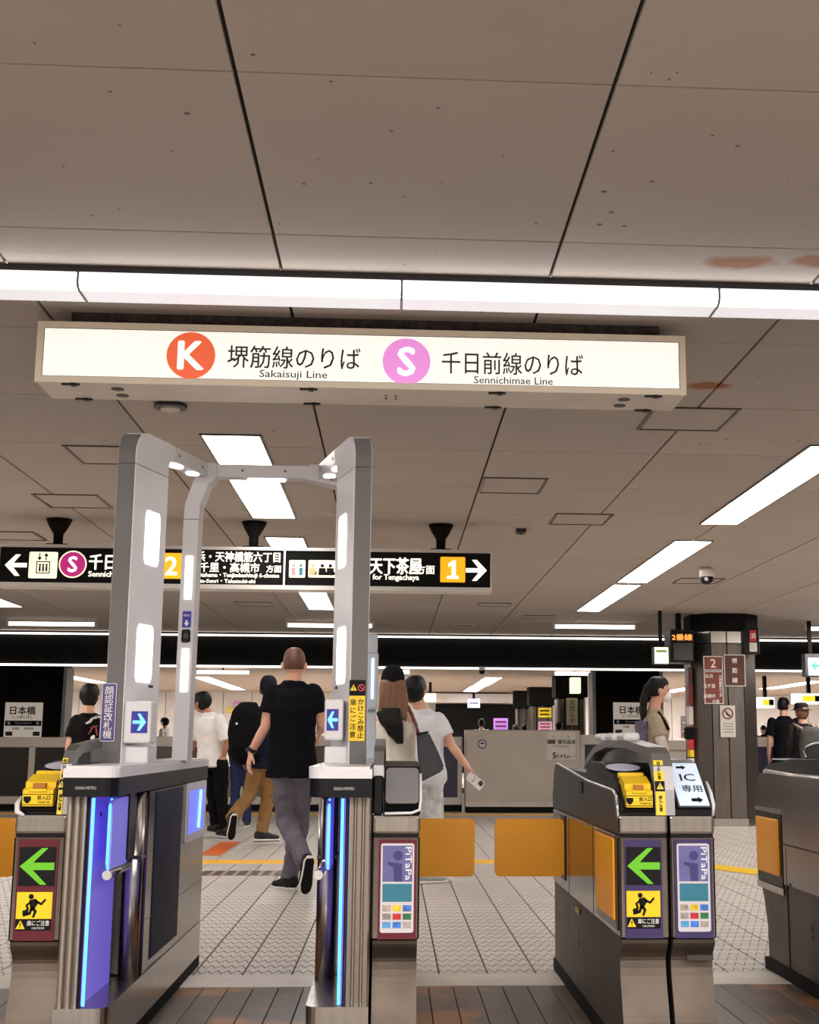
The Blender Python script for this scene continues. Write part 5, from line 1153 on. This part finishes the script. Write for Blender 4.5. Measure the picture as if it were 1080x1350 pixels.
# the man in the middle, walking away
Y = 9.9
J = pose(Y, head=(388, 876), sL=(360, 909), sR=(414, 909), eL=(350, 958, -.03), wL=(331, 992, .02), eR=(425, 956, .02), wR=(421, 966, .24), hL=(374, 1012), hR=(396, 1012), kL=(377, 1083, .02), aL=(403, 1137, -.42), kR=(394, 1090, .12), aR=(382, 1157, .05))
man, I = person('man with short auburn hair in black shirt and grey trousers walking away through the gate', J, 1.78, 0.0, cloth('black_tee', (12, 12, 18), .15), cloth('grey_violet_denim', (98, 92, 102), .16), cloth('dark_sneaker', (42, 38, 42), .2), WHITESOLE, 'crop', None, HAIRAU, .62, -.13, tdL=V((-.12, .35, -.92)), tdR=V((-.65, .75, .0)), palm=dict(L=V((.4, .2, -.1)), dL=V((-.16, .0, -.98))), folds=.024, voxel=.0065)
w = J['wL']; d = (J['wL'] - J['eL']).normalized(); obj('wrist_watch', tube(B(), [w - d * .035, w - d * .01], [.036, .034], 16), BLACK, man, smooth=True)
obj('watch_face', prism(B(), plane(w - d * .022 + V((-.034, -.012, 0)), d, V((0, 1, 0)).cross(d) * 1), circ(.018, 14), .006), GREYPLASTIC, man)

# long haired woman with tote bag
Y = 9.45; J0 = stance(at(518, 1000, Y).x, Y, 1.63, 0)
J = pose(Y, J0, head=(518, 903), sL=(500, 946), sR=(537, 943), eL=(494, 985, .03), wL=(498, 1000, .22), eR=(540, 984, .10), wR=(541, 1003, .3))
J['hL'], J['hR'] = at(508, 1022, Y), at(532, 1022, Y)
wom, I = person('woman with long brown and black hair and cream sleeveless top, between the gates', J, 1.63, 0.0, cloth('cream_top', (222, 214, 200), .06), cloth('dark_blue_trousers', (44, 46, 64)), BLACKSHOE, WHITESOLE, 'long', None, HAIRBR, 0, .06, tank=True)
hc_, s = I['head'], I['s']
bm = B(); hair_cap(bm, hc_ + UP * .012, I['hR'], I['hf'], UP, s * 1.04, -.05, .35, 1.16); fuse('cap', bm, cloth('black_cap', (20, 19, 20)), wom, .010, 2)
bm = B(); eloft(bm, [(at(511, 938, Y - .125), .085, .035), (at(516, 955, Y - .145), .08, .035), (at(522, 968, Y - .145), .05, .03), (at(527, 981, Y - .135), .022, .02)], V((1, 0, 0)), V((0, 1, 0)))
for kk in range(8): limb(bm, [at(505 + kk * 3, 935, Y - .155), at(508 + kk * 3, 955, Y - .18), at(513 + kk * 2.6, 968 + kk * 1.8, Y - .165)], [.014, .017, .008], 8)
fuse('hair_ends', bm, HAIRB, wom, .01, 2, .012)['label'] = 'black ends of the long hair'
# tote bag on her shoulder
t = thing('tote_bag', 'dark grey quilted tote bag hanging beside the long haired woman', 'bag', tuple(at(567, 1032, 9.42)))
def quad_solid(bm, c4, y0, y1):
    A = [bm.verts.new(at(u, v, y0)) for u, v in c4]; Bv = [bm.verts.new(at(u, v, y1)) for u, v in c4]; n = len(c4)
    bm.faces.new(A); bm.faces.new(Bv[::-1])
    for i in range(n): bm.faces.new((A[i], Bv[i], Bv[(i + 1) % n], A[(i + 1) % n]))
    return bm
bm = quad_solid(B(), [(549, 968), (565, 965), (578, 991), (586, 1012), (583, 1017), (555, 1031), (553, 1030)], 9.24, 9.36); bmesh.ops.bevel(bm, geom=list(bm.edges), offset=.012, segments=2, affect='EDGES')
m = mat('quilted_grey_leather', (62, 62, 68), .5, 0, .15, 20, .5, 26); obj('bag_body', bm, m, t, smooth=False)
obj('strap', tube(B(), [at(551, 970, 9.28), at(549, 955, 9.30), at(543, 940, 9.36), at(538, 931, 9.42), at(540, 938, 9.50), at(548, 955, 9.42), at(553, 969, 9.35)], .010, 8), mat('brown_leather_strap', (110, 62, 50), .5), t, smooth=True)
obj('bag_rim', tube(B(), [at(549, 968, 9.235), at(565, 965, 9.235)], .007, 6), INK, t)

# white shirt, shorts, phone
Y = 10.35; J0 = stance(at(560, 1000, Y).x, Y, 1.60, 0)
J = pose(Y, J0, head=(548, 911), sL=(538, 944), sR=(578, 945), eL=(530, 985, .05), wL=(534, 1012, .15), eR=(596, 984, -.04), wR=(617, 1012, -.10), hL=(552, 1025), hR=(570, 1025), kL=(556, 1090, .03), kR=(571, 1092, .05), aL=(562, 1150, -.08), aR=(570, 1153, .04))
p3, I = person('person in pale grey t-shirt and ragged light shorts holding a phone out to the right', J, 1.60, -.1, cloth('pale_grey_tee', (216, 216, 220), .05), cloth('light_ragged_denim', (196, 196, 196), .3), cloth('grey_white_shoe', (186, 182, 178)), WHITESOLE, 'bob', None, HAIRB, .62, .0, short=True, tdL=V((.9, .35, 0)), tdR=V((.95, .2, 0)), palm=dict(R=V((.2, -.2, -.9)), dR=V((.5, -.05, -.85))), curl=.75, hy=-.3)
ph = J['wR'] + V((.055, -.03, -.10)); M = plane(ph, V((.75, -.1, -.65)), V((.6, .1, .75)))
t = thing('phone', 'white smartphone held out in the right hand of the person in pale grey t-shirt', 'phone', tuple(ph))
obj('phone_case', prism(B(), M, rr(.145, .072, .012), .009), WHITEP, t); q = obj('camera_bump', prism(B(), move(M, .045, .012, .009), rr(.036, .036, .008), .003), GREYPLASTIC, t)
for a, b in ((-.008, .008), (.008, -.008)): obj('camera_lens', prism(B(), move(M, .045 + a, .012 + b, .012), circ(.007, 12), .002), BLACK, q)

# man with cap, khaki trousers and backpack
Y = 14.0; J0 = stance(at(350, 1000, Y).x, Y, 1.76, 0)
J = pose(Y, J0, head=(354, 909), sL=(337, 938), sR=(371, 938), hL=(341, 1005), hR=(357, 1005), kL=(328, 1050, -.02), aL=(305, 1079, -.35), kR=(353, 1055, .08), aR=(345, 1097, .0))
cm, I = person('man with dark cap, navy jacket and khaki trousers stepping away', J, 1.76, 0.0, cloth('navy_jacket', (26, 32, 52)), cloth('khaki_trousers', (140, 106, 66), .12), BLACKSHOE, WHITESOLE, 'short', SKIN2, HAIRB, 1.8, -.1, tdL=V((-.15, .35, -.92)), tdR=V((.95, .3, 0)))
bm = B(); hair_cap(bm, I['head'] + UP * .012, I['hR'], I['hf'], UP, I['s'] * 1.05, -.12, .3, 1.14); ball(bm, I['head'] + V((.03, .13, .045)), .075, .075, .014); fuse('cap', bm, cloth('navy_cap', (26, 28, 40)), cm, .010, 2)
t = thing('backpack', 'big black backpack on the back of the man with the dark cap', 'bag', tuple(at(324, 1010, 13.75)))
bm = B(); eloft(bm, [(at(326, 1008, 13.74), .10, .07), (at(324, 995, 13.74), .165, .115), (at(322, 965, 13.73), .175, .125), (at(325, 938, 13.75), .15, .11), (at(328, 926, 13.77), .09, .06)], V((1, 0, 0)), V((0, 1, 0)), 18)
fuse('bag_body', bm, cloth('black_nylon', (11, 11, 12)), t, .012, 5, .02); bm = B(); eloft(bm, [(at(322, 1000, 13.63), .11, .04), (at(320, 985, 13.61), .13, .05), (at(321, 965, 13.62), .12, .04)], V((1, 0, 0)), V((0, 1, 0))); fuse('pocket', bm, MATS['black_nylon'], t, .012, 4)
obj('strap', tube(B(), [at(330, 930, 13.80), at(336, 932, 13.88), at(341, 940, 13.86)], .02, 8), MATS['black_nylon'], t, smooth=True); obj('tag_dot', ball(B(), at(312, 954, 13.595), .012, .008, .012), WHITEP, t)
# short person in navy jeans beyond
Y = 17.0; J = stance(at(320, 1000, Y).x, Y, 1.50, 0)
person('short person in navy jeans half hidden behind the backpack', J, 1.50, 0.0, cloth('dark_navy_shirt', (30, 32, 52)), cloth('navy_jeans', (40, 48, 78)), BLACKSHOE, WHITESOLE, 'short', SKIN2, HAIRB, 1.8)
# white shirted man
Y = 15.0; J0 = stance(at(281, 1000, Y).x, Y, 1.63, .75)
J = pose(Y, J0, head=(265, 927), sL=(262, 946, .10), sR=(290, 946, -.08), hL=(271, 1004, .05), hR=(291, 1004, -.04), eL=(256, 978, .12), wL=(250, 992, -.05), eR=(299, 977, -.1), wR=(294, 1002, -.05), kL=(280, 1045, .08), kR=(292, 1048, .0), aL=(284, 1086, .1), aR=(296, 1091, -.05))
wm, I = person('man in loose white shirt and black trousers with head turned to the left', J, 1.63, .55, cloth('white_shirt', (232, 228, 224), .04), cloth('black_trousers', (13, 13, 15)), BLACKSHOE, BLACKSHOE, 'bob', SKIN2, HAIRB, .95, -.12, hy=.5, hpitch=.25, girth=1.08)
t = thing('phone', 'dark patterned phone held by the man in the loose white shirt', 'phone', tuple(at(247, 992, 14.9)))
obj('phone_case', box(B(), at(244, 0, 14.9).x, at(251, 0, 14.9).x, 14.88, 14.9, at(247, 996, 14.9).z, at(247, 978, 14.9).z, .006), mat('patterned_case', (120, 112, 108), .4, 0, .6, 40), t)
for du in (-2.5, 2.5): obj('camera_lens', prism(B(), front(at(247 + du, 981, 14.88).x, 14.88, at(247, 981, 14.88).z), circ(.012, 10), .004), BLACK, t)
# black shirt with white print
Y = 13.0; J0 = stance(at(113, 1000, Y).x, Y, 1.66, 0)
J = pose(Y, J0, head=(119, 918), sL=(101, 948), sR=(132, 948), eL=(92, 980, -.03), wL=(88, 1004, .08))
bp_, I = person('black haired person in black shirt with white back print, left of the arch', J, 1.66, -.1, cloth('black_print_tee', (14, 13, 14)), cloth('patterned_trousers', (64, 60, 60), .5), BLACKSHOE, WHITESOLE, 'bob', SKIN, HAIRB, .75, -.12)
WP = mat('white_back_print', (226, 222, 220), .7); RP = mat('red_back_print', (150, 60, 66), .7)
yb = I['sc'].y - .165
for k, (u, v, w_, h_, a, m) in enumerate(((117, 952, .07, .022, .5, WP), (121, 948, .06, .02, .7, WP), (126, 946, .06, .02, .3, WP), (129, 945, .05, .02, -.2, WP), (120, 962, .012, .10, -.5, RP), (124, 958, .08, .012, .3, RP), (127, 964, .012, .09, .2, RP), (122, 972, .05, .03, .9, WP), (127, 978, .03, .08, .5, WP), (121, 983, .03, .05, -.4, WP), (117, 980, .02, .04, .2, WP), (125, 988, .06, .02, .4, WP))):
    p = at(u, v, yb); obj('back_print', prism(B(), front(p.x, yb + .02, p.z) @ Matrix.Rotation(a, 4, 'Z'), circ(h_ / 2, 12, w_ / h_), .022), m, I['shirt'])
# masked woman with ponytail
Y = 11.2; J0 = stance(at(862, 1000, Y).x, Y, 1.64, -1.35)
J = pose(Y, J0, head=(868, 910), sL=(861, 944, .15), sR=(864, 945, -.14), eR=(871, 976, -.19), wR=(880, 1001, -.15))
kw, I = person('woman with black ponytail, face mask and khaki shirt standing behind the card gate', J, 1.64, -1.35, cloth('khaki_shirt', (166, 150, 130), .08), cloth('black_wide_trousers', (26, 25, 26)), BLACKSHOE, WHITESOLE, 'pony', SKIN, HAIRB, .85, -.12, hy=-.1)
bm = B(); ball(bm, I['head'] + I['hf'] * .062 - UP * .055, .055, .055, .05); fuse('face_mask', bm, mat('white_mask', (226, 226, 226), .7), kw, .008, 2)
bm = B(); 
bm.free()
for q in 'LR': fuse('inner_sleeve', limb(B(), [J['e' + q].lerp(J['s' + q], .1), J['e' + q].lerp(J['w' + q], .5), J['w' + q]], [.047, .042, .036]), cloth('pale_sleeve', (206, 198, 190)), kw, .010, 2, .01)
sh = I['shirt']
p = at(850, 958, Y - .02); obj('back_print', prism(B(), plane(I['sc'] - I['F'] * .105 - UP * .16, I['R'], UP), rr(.20, .24, .02), .03), mat('violet_back_print', (96, 84, 110), .7, 0, .5, 25), sh)
t = thing('shoulder_bag', 'small dark bag held in front of the masked woman', 'bag', tuple(at(885, 975, 11.1)))
obj('bag_body', box(B(), at(880, 0, 11.1).x, at(891, 0, 11.1).x, 11.0, 11.12, at(885, 975, 11.1).z, at(885, 958, 11.1).z, .02, 3), BLACKM, t); obj('strap', tube(B(), [at(882, 962, 11.06), at(876, 950, 11.04), at(868, 938, 11.04)], .012, 6), BLACKM, t)
# pair at the right edge
Y = 18.5; J0 = stance(at(1036, 1000, Y).x, Y, 1.70, -.2)
person('dark haired person in black shirt at the right, standing beside the grey backpack', J0, 1.70, -.2, MATS['black_tee'], MATS['black_trousers'], BLACKSHOE, BLACKSHOE, 'short', SKIN, HAIRB, .8, -.1, hy=-.5)
Y = 17.3; J0 = stance(at(1060, 1000, Y).x, Y, 1.56, .1)
hp_, I = person('person with dark brimmed hat wearing a grey backpack at the right edge', J0, 1.56, .1, cloth('charcoal_shirt', (36, 34, 34)), MATS['black_trousers'], BLACKSHOE, BLACKSHOE, 'bob', SKIN, HAIRBR, 1.8, -.1)
bm = B(); eloft(bm, [(I['head'] + UP * .045, .15, .16), (I['head'] + UP * .055, .15, .16)], I['R'], I['F']); eloft(bm, [(I['head'] + UP * .05, .095, .11), (I['head'] + UP * .13, .085, .095), (I['head'] + UP * .145, .06, .07)], I['R'], I['F']); fuse('hat', bm, cloth('dark_hat', (40, 34, 32)), hp_, .010, 2)
t = thing('backpack', 'grey backpack on the person with the dark brimmed hat', 'bag', tuple(I['sc'] + V((0, -.2, -.45))))
c = I['sc'] - I['F'] * .255 - UP * .2; bm = B(); eloft(bm, [(c + UP * z, rx, ry) for z, rx, ry in ((-.24, .12, .06), (-.2, .165, .095), (0, .17, .10), (.15, .15, .085), (.21, .09, .05))], I['R'], I['F']); fuse('bag_body', bm, cloth('grey_nylon', (74, 72, 68)), t, .012, 4, .015)
for k in (-1, 1): obj('strap', tube(B(), [c + I['R'] * k * .10 + UP * .17, I['sc'] + I['R'] * k * .12 + UP * .045, I['sc'] + I['R'] * k * .13 + I['F'] * .13 - UP * .12], .02, 8), mat('tan_strap', (150, 132, 112), .7), t, smooth=True)
# passers-by on the opposite platform
for (u, v, Y, ht, fc, sh, lb) in ((218, 948, 34, 1.62, 1.2, 'white_shirt', 'small far dark haired person in white seen between the two left arch posts'), (635, 948, 35, 1.66, 0, 'white_shirt', 'far person in white top beyond the left corner of the door housing'),
                                (680, 956, 36, 1.52, .4, 'black_tee', 'far dark haired head just right of the violet poster'), (692, 957, 34.5, 1.50, -.4, 'black_tee', 'far dark haired head left of the yellow and pink posters'),
                                (737, 955, 32, 1.54, .2, 'black_tee', 'far dark head between the pink poster and the brush written poster'), (1007, 957, 33, 1.50, 2.6, 'charcoal_shirt', 'far masked person just right of the steel pillar')):
    J = stance(at(u, v, Y).x, Y, ht, fc); pp, I = person(lb, J, ht, fc, MATS[sh], MATS['black_trousers'], BLACKSHOE, BLACKSHOE, 'bob', SKIN, HAIRB, .9, -.1, far=True)
    if 'masked' in lb: obj('face_mask', ball(B(), I['head'] + I['hf'] * .06 - UP * .05, .055, .055, .05), MATS['white_mask'], pp, smooth=True)
for o in bpy.data.objects:
    if '_o' in o: del o['_o']
